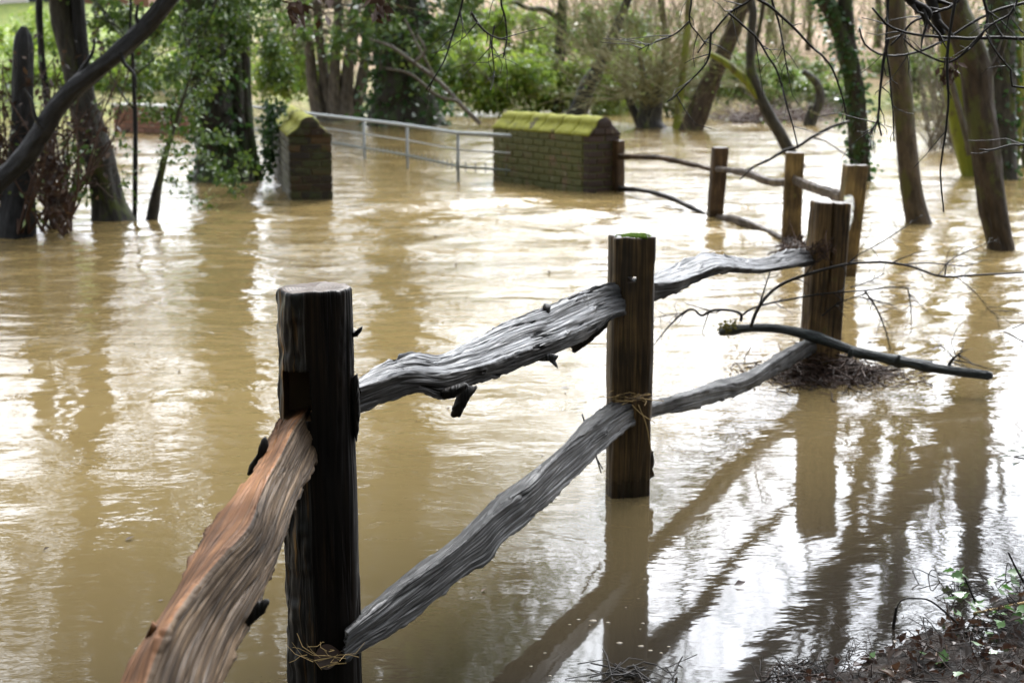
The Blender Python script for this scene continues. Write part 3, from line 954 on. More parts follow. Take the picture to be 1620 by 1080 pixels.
# beyond the corner
rail(fence, [(1336, 309), (1334, 330), (1331, 352), (1324, 380), (1310, 404)], [(1349, 308), (1349, 328), (1347, 349), (1336, 376), (1316, 400)], [(1350, 316), (1350, 335), (1346, 358), (1333, 388), (1314, 412)],
     (8.95, 6.45), (8.85, 6.42), (8.85, 6.42), [M['rail_pale'], M['rail_pale'], M['end']], N=70, seed=91, side=(10, 8, 6, 6), label='pale rail blotched with yellow lichen')
def far_rail(T, Bt, Ya, Yb, mat, seed, label=None):
    T = np.asarray(T, float); Bt = np.asarray(Bt, float)
    R = T * .7 + Bt * .3 if len(T) == len(Bt) else T + [0, 3]
    rail(fence, T, R, Bt, (Ya + .05, Yb + .05), (Ya - .03, Yb - .03), (Ya, Yb), [mat, mat, M['end']], N=70, seed=seed, lump=.008, crackd=.006, side=(8, 8, 6, 6), label=label)
far_rail([(1252, 275), (1288, 289), (1324, 299), (1340, 302)], [(1252, 292), (1288, 306), (1322, 318), (1340, 322)], pb[1], pc[1], M['rail_far'], 95)
far_rail([(1128, 262), (1148, 264), (1182, 268), (1215, 280), (1250, 283)], [(1128, 273), (1148, 273), (1182, 282), (1215, 294), (1250, 296)], pa[1], pb[1], M['rail_far'], 97)
far_rail([(978, 243), (1040, 245), (1090, 255), (1130, 265)], [(978, 253), (1040, 254), (1090, 264), (1130, 273)], pw[1] - .05, pa[1], M['rail_near'], 99)
far_rail([(978, 294), (1020, 298), (1060, 309), (1112, 334), (1132, 341)], [(978, 303), (1020, 306), (1060, 317), (1112, 341), (1132, 348)], pw[1] - .05, pa[1], M['rail_dark'], 101)
far_rail([(1128, 340), (1160, 341), (1195, 352), (1232, 370), (1254, 378)], [(1128, 350), (1160, 354), (1195, 366), (1232, 386), (1254, 394)], pa[1], pb[1], M['rail_far'], 103)
far_rail([(1236, 372), (1262, 380), (1300, 404), (1336, 424)], [(1236, 396), (1262, 402), (1300, 424), (1336, 442)], pb[1], pc[1], M['post_brown'], 105)

# moss on the second post, splinters and bark flakes on the rails
rng = np.random.default_rng(5)
mb = MB()
top = at(994, 374, p2[1])[2]
for k in range(420):
    q = np.array([p2[0] + rng.normal() * .022 + .012, p2[1] + .02 + rng.normal() * .024, top - .001])
    if abs(q[0] - p2[0]) > .062 or abs(q[1] - p2[1] - .02) > .046: continue
    tube(mb, [q + [0, 0, -.004], q + [rng.normal() * .002, rng.normal() * .002, .003 + .004 * rng.random()]], [.0032, .0016], sides=4)
mb.build('moss_pad', M['moss2'], fence)


def flake(pts, Y, th, mat, name='bark_flake'):
    """thin slab with the outline pts (photo pixels) standing at distance Y, th metres thick"""
    P0 = np.array([at(x, y, Y) for x, y in pts])
    C = np.vstack([P0, P0[:1]])
    d = np.r_[0, np.cumsum(np.linalg.norm(np.diff(C, axis=0), axis=1))]
    n = 56
    t = np.linspace(0, d[-1], n, endpoint=False)
    W = np.stack([np.interp(t, d, C[:, k]) for k in range(3)], -1)
    c = W.mean(0)
    jag = fbm(W * 110 + Y * 9, 3, 7)
    W = c + (W - c) * (1 + .16 * jag)[:, None]
    W[:, 1] += th * .6 * fbm(W * 40, 2, 3)
    R1 = c + (W - c) * .62; R1[:, 1] -= th * (.55 + .35 * fbm(R1 * 60, 2, 5))
    B1 = W + np.array([0, th, 0])
    c1 = c - [0, th * .6, 0]; c2 = c + [0, th * 1.2, 0]
    V = np.vstack([R1, W, B1, c1[None], c2[None]])
    i = np.arange(n); j = (i + 1) % n
    uv = np.c_[V[:, 0] - c[0], V[:, 2] - c[2]]
    tt = np.concatenate([np.stack([i, j, np.full(n, 3 * n)], -1), np.stack([j + 2 * n, i + 2 * n, np.full(n, 3 * n + 1)], -1)])
    q = np.concatenate([np.stack([i, i + n, j + n, j], -1), np.stack([i + n, i + 2 * n, j + 2 * n, j + n], -1)])
    mb = MB().add(V, q=q, t=tt, uq=uv[q], ut=uv[tt])
    return mb.build(name, mat, fence, smooth=True)


flake([(728, 612), (757, 612), (744, 630), (733, 650), (727, 661), (712, 658), (717, 642)], 3.22, .012, M['rail_dark'])
flake([(690, 618), (716, 612), (740, 606), (735, 620), (718, 630), (702, 632)], 3.12, .015, M['rail_dark'])
flake([(840, 566), (872, 560), (884, 562), (880, 571), (883, 584), (872, 572), (852, 571)], 3.7, .006, M['rail'])
flake([(900, 548), (930, 532), (958, 512), (968, 500), (960, 518), (930, 545), (908, 560)], 4.1, .015, M['rail_dark'])
flake([(858, 488), (862, 481), (872, 484), (870, 497), (861, 497)], 3.85, .02, M['rail_dark'])
flake([(548, 523), (562, 525), (567, 520), (573, 517), (571, 526), (565, 533), (548, 536)], 2.75, .012, M['post1'])
flake([(391, 752), (395, 735), (407, 717), (410, 705), (414, 694), (421, 693), (424, 706), (418, 728), (406, 748)], 2.47, .008, M['rail_dark'])
flake([(400, 985), (420, 968), (427, 953), (424, 948), (405, 955), (380, 995), (372, 1012)], 1.86, .006, M['rail_dark'])
flake([(229, 1008), (240, 985), (248, 992), (240, 1014)], 1.60, .006, M['rail_orange'])
flake([(552, 600), (565, 590), (567, 602), (569, 660), (564, 700), (552, 660)], 2.735, .012, M['post1'])
flake([(1024, 726), (1033, 712), (1036, 735), (1032, 742), (1036, 752), (1026, 758)], 4.43, .015, M['post2'])

# ------------------------------------------------------------------ brick walls
def brick_mesh(seed):
    rng = np.random.default_rng(seed)
    # unit brick -.5..+.5 with chamfered, slightly uneven edges
    g = []
    e = .06
    for sx in (-1, 1):
        for sy in (-1, 1):
            for sz in (-1, 1):
                base = np.array([sx, sy, sz]) * .5
                for ax in range(3):
                    v = base.copy()
                    sc = np.array([.035, .07, .10])
                    for k in range(3):
                        if k != ax: v[k] -= np.sign(v[k]) * sc[k]
                    g.append(v + rng.normal(size=3) * .012)
    import bmesh
    bm = bmesh.new()
    for v in g: bm.verts.new(v)
    bmesh.ops.convex_hull(bm, input=bm.verts)
    me = bpy.data.meshes.new('brick')
    bm.to_mesh(me); bm.free()
    return me


BRICKS = [brick_mesh(i) for i in range(4)]
_bcache = {}


def brick(parent, c, size, rz, mat, rng):
    k = (int(rng.integers(0, 4)), mat.name)
    if k not in _bcache:
        me = BRICKS[k[0]].copy(); me.materials.append(mat); _bcache[k] = me
    o = bpy.data.objects.new('brick', _bcache[k])
    COL.objects.link(o)
    o.parent = parent
    o.location = tuple(np.asarray(c) - parent_world(parent))
    o.rotation_euler = (rng.normal() * .008, rng.normal() * .008, rz + rng.normal() * .01)
    o.scale = size
    return o


def brick_wall(A, Bp, t, h, label, m_side, m_end, m_end2, seed, rise=.105, rad=.095, coping='moss', side='near', zb=-.225, ends=(True, True), bl=.215, flatcope=False, m_mortar='mortar'):
    """wall from A to Bp (plan); the face c=0 is on the left-hand side looking from A to Bp turned to the viewer"""
    rng = np.random.default_rng(seed)
    A = np.asarray(A[:2], float); Bp = np.asarray(Bp[:2], float)
    L = np.linalg.norm(Bp - A); d = (Bp - A) / L
    n = np.array([d[1], -d[0]])
    if n[1] > 0: n = -n                       # n points to the viewer side
    ang = math.atan2(d[1], d[0])
    w = thing('brick_wall', (A[0], A[1], 0), label, 'wall')
    P = lambda s, c, z: np.array([A[0] + d[0] * s - n[0] * c, A[1] + d[1] * s - n[1] * c, z])
    # mortar core
    i_ = .012
    mb = MB()
    prof = [(i_, zb), (i_, h - .004), (t - i_, h - .004), (t - i_, zb)]
    V = np.array([[P(s, c, z) for c, z in prof] for s in (i_, L - i_)])
    rings(mb, V)
    mb.build('mortar_core', M[m_mortar], w, smooth=False)
    pitch = .075
    k = 0
    z = h - pitch / 2
    while z > zb:
        bd = .10
        for face in (0, 1):
            if face == 1 and side != 'both': continue
            s = bd + .01 if ends[0] else 0.0
            s += (.0 if k % 2 else -.0)
            first = True
            while s < L - (bd + .01 if ends[1] else 0) - .03:
                ln = bl if not (first and k % 2) else bl / 2
                first = False
                ln = min(ln, L - (bd + .01 if ends[1] else 0) - s)
                cc = .0512 if face == 0 else t - .0512
                brick(w, P(s + ln / 2, cc + rng.normal() * .002, z), (ln - .010, .1025, .064), ang, m_side, rng)
                s += ln
        for e, mt in ((0, m_end), (1, m_end2)):
            if not ends[e]: continue
            se = bd / 2 if e == 0 else L - bd / 2
            nb = [t / 2, t / 2] if k % 2 == 0 else [t * .27, t * .46, t * .27]
            c = 0
            for b in nb:
                brick(w, P(se + rng.normal() * .002, c + b / 2, z), (b - .010, .1, .064), ang + math.pi / 2, mt, rng)
                c += b
        z -= pitch; k += 1
    # coping
    if flatcope:
        prof = [(-.03, h), (-.03, h + .05), (t * .5, h + .065), (t + .03, h + .05), (t + .03, h)]
    else:
        prof = [(-.004, h - .004), (-.004, h + .012)]
        x1 = t / 2 - rad
        prof += [(x1 * f, h + .012 + (rise - .012) * f) for f in (.33, .66, .97)]
        prof += [(t / 2 - rad * math.cos(a), h + rise + rad * .85 * math.sin(a)) for a in np.linspace(0.12, math.pi - .12, 9)]
        prof += [(t - x1 * f, h + .012 + (rise - .012) * f) for f in (.97, .66, .33)]
        prof += [(t + .004, h + .012), (t + .004, h - .004)]
    prof = np.array(prof)
    ns = max(1, int(round(L / .33)))
    for i in range(ns):
        s0, s1 = L * i / ns + .002, L * (i + 1) / ns - .002
        mb = MB()
        ss = np.linspace(s0, s1, 9)
        Vv = []
        for s in ss:
            pr = prof.copy()
            nz = fbm(np.stack([pr[:, 0] * 14, np.full(len(pr), s * 14), pr[:, 1] * 14 + seed], -1), 3, seed)
            cx = np.array([t / 2, h])
            dirs = nrm(np.c_[pr[:, 0] - cx[0], pr[:, 1] - cx[1] + .05])
            pr = pr + dirs * (nz * (.016 if not flatcope else .003))[:, None]
            Vv.append([P(s, c, z) for c, z in pr])
        rings(mb, np.array(Vv), capm=1)
        endm = m_end if i == 0 else m_end2
        mb.build('coping_stone', [M['moss'] if coping == 'moss' else M['coping_pale'], endm], w)
    # brick infill showing in the coping's gable ends
    if not flatcope:
        for e, mt in ((0, m_end), (1, m_end2)):
            if not ends[e]: continue
            se = -.004 if e == 0 else L + .004
            for (c, z, wd) in ((t * .33, h + .04, .13), (t * .67, h + .04, .13), (t * .5, h + .112, .15)):
                brick(w, P(se + (.02 if e == 0 else -.02), c, z), (wd, .05, .06), ang + math.pi / 2, mt, rng)
    return w


wl = onz(459, 318); wlb = onz(433, 276)
dl = nrm((wlb - wl)[:2])
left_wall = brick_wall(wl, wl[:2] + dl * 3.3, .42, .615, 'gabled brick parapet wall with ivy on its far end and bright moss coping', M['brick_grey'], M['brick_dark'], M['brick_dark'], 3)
# the left wall's end face turns to the viewer; n above picks the viewer side, so shift so its near-left corner sits at wl
ra = onz(779, 285); rb = onz(930, 307)
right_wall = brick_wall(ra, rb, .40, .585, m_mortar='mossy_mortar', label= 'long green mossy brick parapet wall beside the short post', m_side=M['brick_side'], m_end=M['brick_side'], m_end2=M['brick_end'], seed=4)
fa = onz(180, 208); fb = onz(345, 216)
far_wall = brick_wall(fa, fb, .35, .45, 'low red brick wall with pale flat coping behind the thicket', M['brick_far'], M['brick_far'], M['brick_far'], 6, coping='pale', flatcope=True, zb=-.075)

# ivy on the left wall's far end
mb = MB()
rng = np.random.default_rng(11)
pts = []
for (cx, cy, rx, ry, n_) in ((428, 190, 12, 26, 260), (426, 225, 9, 26, 220), (424, 255, 8, 22, 160), (440, 172, 12, 10, 120)):
    Yd = 15.4
    q = at(cx, cy, Yd)
    pts.append(q + rng.normal(size=(n_, 3)) * [rx * pxm(Yd) * .6, .12, ry * pxm(Yd) * .6])
leaves(mb, np.vstack(pts), .055, rng, aspect=.9)
tag(mb.build('ivy_growth', M['ivy'], left_wall), kind='stuff')

# ------------------------------------------------------------------ bridge railings
def railing(label, pts, ztop, zlow, post_at, mesh_from=None, stub=True, r=.022):
    pts = [np.asarray(p[:2], float) for p in pts]
    rl = thing('metal_railing', (pts[0][0], pts[0][1], 0), label, 'railing')
    for zz, rr, nm, mt in ((ztop, r, 'top_rail', 'metal'), ((ztop + zlow) / 2, r * .4, 'middle_rail', 'metal'), (zlow, r * .62, 'lower_rail', 'metal_dark')):
        mb = MB()
        tube(mb, [np.r_[p, zz] for p in pts], rr, sides=8)
        mb.build(nm, M[mt], rl)
    for p in post_at:
        mb = MB()
        tube(mb, [np.r_[p[:2], -.5], np.r_[p[:2], ztop - .005]], .019, sides=8)
        mb.build('post', M['metal'], rl)
    if stub:
        mb = MB()
        P, Rr = [], []
        for a, b in zip(pts[:-1], pts[1:]):
            Ls = np.linalg.norm(b - a)
            for f in np.arange(.06, Ls, .16) / Ls:
                q = a + (b - a) * f
                P.append([np.r_[q, zlow - .05], np.r_[q, zlow + .055]]); Rr.append([.0075, .0075])
        multi_tube(mb, np.array(P), np.array(Rr), 4)
        tag(mb.build('stub_bars', M['metal_dark'], rl), kind='stuff')
    if mesh_from is not None:
        mb = MB(); P = []
        for a, b in zip(pts[mesh_from:-1], pts[mesh_from + 1:]):
            Ls = np.linalg.norm(b - a)
            for f in np.arange(.0, Ls, .075) / Ls:
                q = a + (b - a) * f
                P.append([np.r_[q, zlow - .12], np.r_[q, ztop]])
            for zz in np.arange(zlow - .1, ztop, .075):
                P.append([np.r_[a, zz], np.r_[b, zz]])
        P = np.array(P)
        multi_tube(mb, P, np.full(P.shape[:2], .0028), 3)
        tag(mb.build('wire_mesh', M['metal_dark'], rl), kind='stuff')
    return rl


q725, q645, q577 = onz(725, 286), onz(645, 266), onz(577, 253)
dq = (q577 - q645)[:2] / np.linalg.norm((q577 - q645)[:2])
q4 = q577[:2] + dq * 2.1; q5 = q577[:2] + dq * 4.2; q6 = q577[:2] + dq * 6.3; q7 = q577[:2] + dq * 8.8
near_rl = railing('galvanised tube railing running from the long mossy wall back past the gabled wall', [(-.02, 15.45), q725, q645, q577, q4, q5, q6, q7], .53, .16, [q725[:2], q645[:2], q577[:2], q4, q5, q6], mesh_from=3)
# mesh only on the far panels
f0 = onz(560, 183); f1 = onz(742, 181)
railing('far tube railing on the other side of the flooded bridge, low in the water', [(f0[0], f0[1]), (f1[0], f1[1])], .30, .10, [f1[:2], f0[:2] + (f1 - f0)[:2] * .5], stub=False)

# ------------------------------------------------------------------ trees
RNG = np.random.default_rng(2024)


def path(pts, Y, lean=0.0):
    """[(px,py,width_px)...] base first -> world points and radii at distance Y (leaning away by `lean` per metre of height)"""
    W, rad = [], []
    for (x, y, w) in pts:
        p = at(x, y, Y)
        yy = Y + lean * max(p[2], 0)
        W.append(at(x, y, yy)); rad.append(w * .5 * pxm(yy))
    return np.array(W), np.array(rad)


def extend(W, rad, H, rng, wander=.16, straighten=.25, rtop=.25, step=.7):
    """carry a trunk on above the frame to height H"""
    W, rad = list(W), list(rad)
    d = nrm(W[-1] - W[-2])
    r0 = rad[-1]; z0 = W[-1][2]
    while W[-1][2] < H:
        d = nrm(d + np.array([rng.normal() * wander, rng.normal() * wander, straighten * (1 - d[2])]))
        if d[2] < .25: d = nrm(d + [0, 0, .4])
        W.append(W[-1] + d * step)
        f = (W[-1][2] - z0) / max(H - z0, .1)
        rad.append(r0 * (1 - (1 - rtop) * min(1, f)))
    return np.array(W), np.array(rad)


def tree(name, label, stems, Y, mat, H=9, lean=0.0, seed=0, sub=.5, limbs=6, limb_len=2.6, twigs=True, twig_mat='twig', tw=(4, 5), ivy=None, crown=None, cat='tree', group=None,
         bump=.17, lump=.14, sides=24, straighten=.25, wander=.14, extra=None, up=.25, grav=0.0, t0=.35):
    rng = np.random.default_rng(seed + 100)
    basep = None
    allP = []
    root = None
    for si, st in enumerate(stems):
        W, rad = path(st, Y + (0 if si == 0 else rng.uniform(-.1, .25)), lean)
        if root is None:
            root = thing(name, (W[0][0], W[0][1], 0), label, cat, group)
        # root the stem below the water
        W = np.vstack([W[0] + (W[0] - W[1]) / max(abs((W[0] - W[1])[2]), .05) * sub * .8 if si == 0 or W[0][2] < .05 else W[0] - .05 * nrm(W[1] - W[0]), W])
        rad = np.r_[rad[0] * 1.35, rad]
        nvis = len(W)
        if H and H > W[-1][2]:
            W, rad = extend(W, rad, H * (1 if si == 0 else rng.uniform(.7, .95)), rng, wander, straighten)
        nn = max(24, int(np.linalg.norm(np.diff(W, axis=0), axis=1).sum() / .07))
        nn = min(nn, 210)
        mb = MB()
        tube(mb, W, rad, sides=sides, n=nn, bump=bump, lump=lump, seed=seed * 7 + si)
        mb.build('trunk', M[mat], root)
        Q = resample(np.c_[W, rad], 24)
        allP.append((Q[None, :, :3], Q[None, :, 3]))
    tipP = []
    if H and limbs:
        tmb = MB(); ntw = 0
        for (P, Rr) in allP:
            LP, LR = spawn(P, Rr, max(2, limbs // len(allP)), t0, .97, limb_len, R_(50), up, .16, rng, .5, K=7, grav=grav * .3)
            for k in range(len(LP)):
                mb = MB()
                tube(mb, LP[k], LR[k], sides=7, n=14, bump=.05, lump=.1, seed=seed + k)
                mb.build('limb', M[mat], root)
            if twigs:
                SP, SR = spawn(LP, LR, tw[0], .25, 1, limb_len * .5, R_(45), up * .6, .2, rng, .5, K=5, rmin=.005, grav=grav)
                TP, TR = spawn(SP, SR, tw[1], .15, 1, limb_len * .26, R_(45), up * .4, .22, rng, .5, K=4, rmin=.0035, grav=grav * 1.4)
                EP, ER = spawn(P, Rr, 6, .85, 1, limb_len * .6, R_(40), up, .2, rng, .5, K=5, rmin=.004, grav=grav)
                multi_tube(tmb, SP, SR, 4); multi_tube(tmb, TP, TR, 3); multi_tube(tmb, EP, ER, 4)
                tipP += [SP.reshape(-1, 3), TP[:, 1:].reshape(-1, 3)]
        if tmb.n:
            tag(tmb.build('twigs', M[twig_mat], root), kind='stuff')
    if ivy:
        n, spread, zmax, size, lm = ivy
        mb = MB()
        for (P, Rr) in allP[:1 if len(ivy) < 6 else len(allP)]:
            t = rng.uniform(0, 1, n * 2)
            Q = resample(np.c_[P[0], Rr[0]], 120)
            k = (t * 119).astype(int)
            ok = (Q[k, 2] < zmax) & (Q[k, 2] > .02)
            k = k[ok][:n]
            patch = .6 + .7 * fbm(np.c_[Q[k, :2] * .5, Q[k, 2] * 3.0], 2, seed)
            a = rng.uniform(0, 2 * math.pi, len(k))
            rr = Q[k, 3] * 1.0 + np.abs(rng.normal(size=len(k))) * spread * np.clip(patch, .15, 1.4)
            C = Q[k, :3] + np.stack([np.cos(a) * rr, np.sin(a) * rr, rng.normal(size=len(k)) * .05], -1)
            leaves(mb, C, size, rng, aspect=.85, droop=.5, D=np.stack([np.cos(a), np.sin(a), 0 * a - .3], -1))
        tag(mb.build('ivy_leaves', M[lm], root), kind='stuff')
    if crown:
        n, size, lm, sprd = crown[:4]
        mb = MB()
        if tipP:
            T = np.vstack(tipP)
            C = T[rng.integers(0, len(T), n)] + rng.normal(size=(n, 3)) * sprd
            leaves(mb, C, size, rng)
        for e in (list(crown[4]) if len(crown) > 4 else []) + (crown[5] if len(crown) > 5 else []):
            cx, cy, rpx, yd, nn = e
            c = at(cx, cy, yd); r = rpx * pxm(yd)
            leaves(mb, clump(rng, c, (r, r * 1.1, r * .85), nn, 8), size * (.8 if cy < -20 else .62), rng)
        tag(mb.build('foliage', M[lm], root), kind='stuff')
    if extra:
        for st, yd, mt in extra:
            W, rad = path(st, yd)
            mb = MB(); tube(mb, W, rad, sides=10, n=30, bump=.08, lump=.12, seed=seed + 3)
            mb.build('limb', M[mt], root)
    return root


def wY(px, py): return float(onz(px, py)[1])


def overhead(xs, ys, Yd, n, rp, sd):  # unseen leaf clumps added to the crowns to block sky glare on the water
    g = np.random.default_rng(sd)
    return [(x + g.uniform(-25, 25), y + g.uniform(-40, 40), rp * g.uniform(.7, 1.25), Yd + g.uniform(-1, 1), int(n * g.uniform(.6, 1.3))) for x in xs for y in ys]


# --- left side
tree('broken_trunk', 'black dead trunk snapped off to a jagged top in the thicket', [[(22, 372, 62), (28, 320, 44), (33, 250, 36), (35, 180, 33), (36, 110, 30), (37, 62, 26), (38, 42, 8)]], wY(22, 372), 'bark_dark', H=0, seed=1, lump=.2)
tree('leaning_tree', 'curved black limb of a leaning tree sweeping up from the left edge', [[(-130, 380, 42), (-70, 338, 32), (0, 284, 28), (34, 252, 27), (64, 210, 27), (95, 163, 26), (126, 133, 26), (165, 102, 25), (208, 65, 24), (242, 30, 23), (272, -8, 22)]], 10.4, 'bark_dark', H=8, lump=.26, bump=.22, extra=[([(118, 140, 9), (128, 112, 7), (146, 84, 5), (150, 60, 3)], 10.4, 'bark_dark'), ([(70, 204, 10), (56, 186, 7), (50, 160, 5), (38, 140, 3)], 10.35, 'bark_dark'), ([(190, 82, 8), (196, 100, 6), (212, 118, 4), (216, 140, 2)], 10.35, 'bark_dark'), ([(226, 48, 8), (216, 30, 6), (218, 8, 4)], 10.4, 'bark_dark')], seed=2, limbs=8, limb_len=2.6, straighten=.3, crown=(7000, .10, 'leaf', .35, overhead(range(-150, 180, 80), range(-760, -60, 110), 10.6, 520, 66, 1)))
tree('leaning_tree', 'mossy grey trunk bending up beside the curved black limb', [[(178, 354, 62), (172, 325, 48), (166, 290, 43), (154, 240, 42), (141, 200, 40), (129, 150, 37), (119, 100, 36), (106, 50, 35), (96, -5, 34)]], wY(178, 352), 'bark_mossy', H=11, seed=3, limbs=11, limb_len=3.0,
     crown=(11000, .12, 'leaf', .4, overhead(range(60, 330, 80), range(-760, -60, 110), 12.2, 520, 64, 2)), extra=[([(134, 135, 18), (131, 90, 19), (126, 40, 20), (122, -30, 20)], wY(178, 352) - .05, 'bark_dark')])
tree('slender_tree', 'slender dark stem between the snapped trunk and the bending trunk', [[(84, 332, 13), (80, 250, 12), (75, 165, 11), (68, 110, 10), (64, 50, 10), (62, -5, 10)]], wY(84, 332), 'bark_dark', H=6, seed=4, limbs=4, limb_len=1.5, sides=10, crown=(700, .06, 'leaf', .2))
tree('ivy_tree', 'ivy clad cluster of dark trunks standing left of the gabled brick wall',
     [[(352, 286, 92), (347, 250, 70), (338, 200, 60), (332, 140, 58), (330, 80, 60), (322, -5, 58)],
      [(380, 285, 52), (376, 230, 34), (372, 170, 27), (369, 100, 25), (367, -5, 24)],
      [(398, 284, 34), (392, 225, 24), (386, 160, 21), (384, 90, 20), (383, -5, 19)]],
     wY(360, 286), 'bark_ivy', H=12, seed=5, limbs=15, limb_len=3.2, ivy=(2600, .10, 3.2, .075, 'ivy'),
     crown=(16000, .11, 'leaf', .42, [(300, 40, 60, 14.2, 900), (250, 90, 62, 13.4, 520), (210, 60, 50, 13.0, 330), (310, 120, 50, 14.6, 400), (255, 160, 48, 13.2, 240), (200, 130, 46, 13.0, 220), (300, 185, 46, 13.5, 220), (335, 235, 44, 13.6, 140),
                                       (365, 270, 44, 13.8, 130), (345, 300, 40, 13.4, 90), (420, 60, 48, 15, 700), (440, 110, 42, 15.6, 600), (400, 20, 50, 14.8, 600), (460, 30, 46, 16, 500), (180, 20, 40, 12.8, 300)], overhead(range(260, 520, 75), range(-640, -60, 100), 15.5, 480, 56, 3)))
tree('sapling', 'thin straight sapling with a few leaves in front of the bright water', [[(213, 346, 7), (214, 280, 7), (214, 200, 7), (212, 140, 6), (210, 90, 5), (206, 40, 4)]], wY(213, 346), 'bark_dark', H=2.6, seed=6, limbs=5, limb_len=.7, sides=8, tw=(2, 2),
     crown=(60, .06, 'leaf', .05, [(203, 240, 14, 12, 24), (210, 275, 16, 12, 24), (205, 310, 12, 12, 12)]))
tree('sapling', 'leafy crooked sapling with a brown tinge beside the thin straight one', [[(240, 349, 18), (246, 310, 14), (252, 285, 11), (262, 245, 9), (272, 215, 7), (280, 190, 5)]], wY(240, 349), 'bark_mossy', H=1.5, seed=7, limbs=5, limb_len=.5, sides=8, tw=(2, 2),
     crown=(120, .06, 'leaf', .06, [(268, 225, 24, 11.9, 90), (255, 250, 20, 11.9, 60), (285, 255, 20, 12, 60), (275, 295, 18, 11.8, 60), (300, 310, 18, 11.9, 50), (330, 320, 20, 12, 50)]))

# thicket of dead stems and brown leaves around the snapped trunk
rng = np.random.default_rng(77)
mb = MB()
base = np.array([onz(rng.uniform(-40, 120), rng.uniform(352, 378)) for _ in range(46)])
P0 = np.repeat(base[:, None, :], 2, 1); P0[:, 1, 2] += .2
TP, TR = spawn(P0, np.full((46, 2), .012), 2, 0, .3, 1.1, R_(35), .5, .25, rng, 1, K=6, taper=.3, rmin=.004)
SP, SR = spawn(TP, TR, 4, .2, 1, .4, R_(50), .1, .3, rng, .6, K=4, rmin=.003, grav=.05)
multi_tube(mb, TP, TR, 5); multi_tube(mb, SP, SR, 3)
T = np.vstack([SP[:, 2:].reshape(-1, 3), TP[:, 2:].reshape(-1, 3)])
T = T[T[:, 2] > .03]
leaves(mb, T[rng.integers(0, len(T), 700)] + rng.normal(size=(700, 3)) * .05, .065, rng, m=1)
leaves(mb, T[rng.integers(0, len(T), 260)] + rng.normal(size=(260, 3)) * .06, .06, rng, m=2)
for (cx, cy, rp, n_) in ((75, 260, 22, 110), (88, 300, 22, 120), (70, 215, 16, 60), (95, 335, 16, 60)):
    leaves(mb, clump(rng, at(cx, cy, 10.6), (rp * pxm(10.6),) * 3, n_, 6), .06, rng, m=1)
for (cx, cy, rp, n_) in ((125, 235, 22, 60), (120, 275, 24, 60), (130, 310, 20, 50), (190, 290, 14, 20), (195, 215, 12, 16)):
    leaves(mb, clump(rng, at(cx, cy, 11.3), (rp * pxm(11.3),) * 3, n_, 6), .055, rng, m=2)
tag(mb.build('thicket', [M['twig_red'], M['dead_leaf'], M['leaf']], None), 'tangled dead stems with brown leaves at the left water edge', kind='stuff')

# --- middle distance
tree('pollard_willow', 'pale multi stemmed willow beyond the railing',
     [[(505, 187, 26), (496, 140, 18), (490, 80, 16), (482, -5, 15)], [(520, 187, 22), (512, 120, 15), (506, 60, 14), (500, -5, 13)], [(545, 186, 30), (548, 130, 20), (556, 70, 16), (566, -5, 15)],
      [(560, 186, 22), (572, 130, 17), (580, 70, 15), (584, -5, 14)], [(530, 187, 24), (530, 110, 16), (535, 50, 15), (532, -5, 14)]],
     30.5, 'bark_grey', H=14, seed=8, limbs=15, limb_len=3.0, twig_mat='twig_far', sides=10, tw=(5, 6), grav=.03, crown=(6000, .2, 'hedge', .5))
tree('ivy_tree', 'massive dark ivy smothered trunk behind the railing',
     [[(642, 198, 110), (640, 160, 92), (640, 110, 84), (634, 50, 80), (625, -5, 84)]], wY(640, 198), 'bark_ivy', H=16, seed=9, limbs=12, limb_len=3.6, ivy=(3600, .32, 3.4, .13, 'ivy'), crown=(9000, .24, 'leaf', .6, [(560, 60, 50, 27, 300), (690, 70, 48, 27, 400), (600, 10, 60, 27, 500), (720, 20, 60, 28, 500), (700, 120, 36, 27.5, 260)], overhead(range(470, 660, 60), range(-780, -60, 90), 28, 300, 60, 4)), twig_mat='twig')
tree('bush_tree', 'thin dark tree rising out of the hedge behind the mossy wall', [[(882, 172, 18), (884, 110, 17), (888, 50, 15), (890, -5, 14)]], 34, 'bark_ivy', H=14, seed=10, limbs=10, limb_len=3, twig_mat='twig_far', sides=10, extra=[([(886, 30, 9), (862, 16, 9), (838, 14, 7), (815, 4, 6)], 34, 'bark_ivy')], crown=(3500, .2, 'hedge', .5, [], overhead(range(590, 900, 55), range(-480, -30, 75), 33, 170, 60, 6)))
tree('leaning_tree', 'dark trunk leaning over behind the mossy wall coping', [[(912, 182, 30), (925, 148, 26), (943, 115, 21), (962, 75, 16), (985, 20, 12), (994, -5, 11)]], 31, 'bark_dark', H=8, seed=11, limbs=6, twig_mat='twig_far', sides=12)
tree('willow_stump', 'squat dark willow stump with a fan of olive twigs', [[(1030, 204, 44), (1029, 192, 32), (1032, 176, 28), (1036, 158, 24), (1042, 130, 14), (1050, 95, 9)], [(1022, 203, 26), (1018, 186, 18), (1022, 165, 15), (1020, 130, 10), (1012, 90, 7)], [(1014, 200, 15), (1004, 178, 12), (995, 158, 11), (986, 125, 9)]], wY(1028, 202), 'bark_mossy', H=0, seed=12)
tree('leaning_tree', 'tall straight trunk leaning to one side at the far flood edge', [[(1093, 206, 31), (1107, 170, 29), (1124, 130, 27), (1142, 92, 25), (1160, 50, 23), (1180, -5, 22)]], wY(1093, 206), 'bark_brown', H=14, seed=13, limbs=13, limb_len=3.2, t0=.2, twig_mat='twig_far')
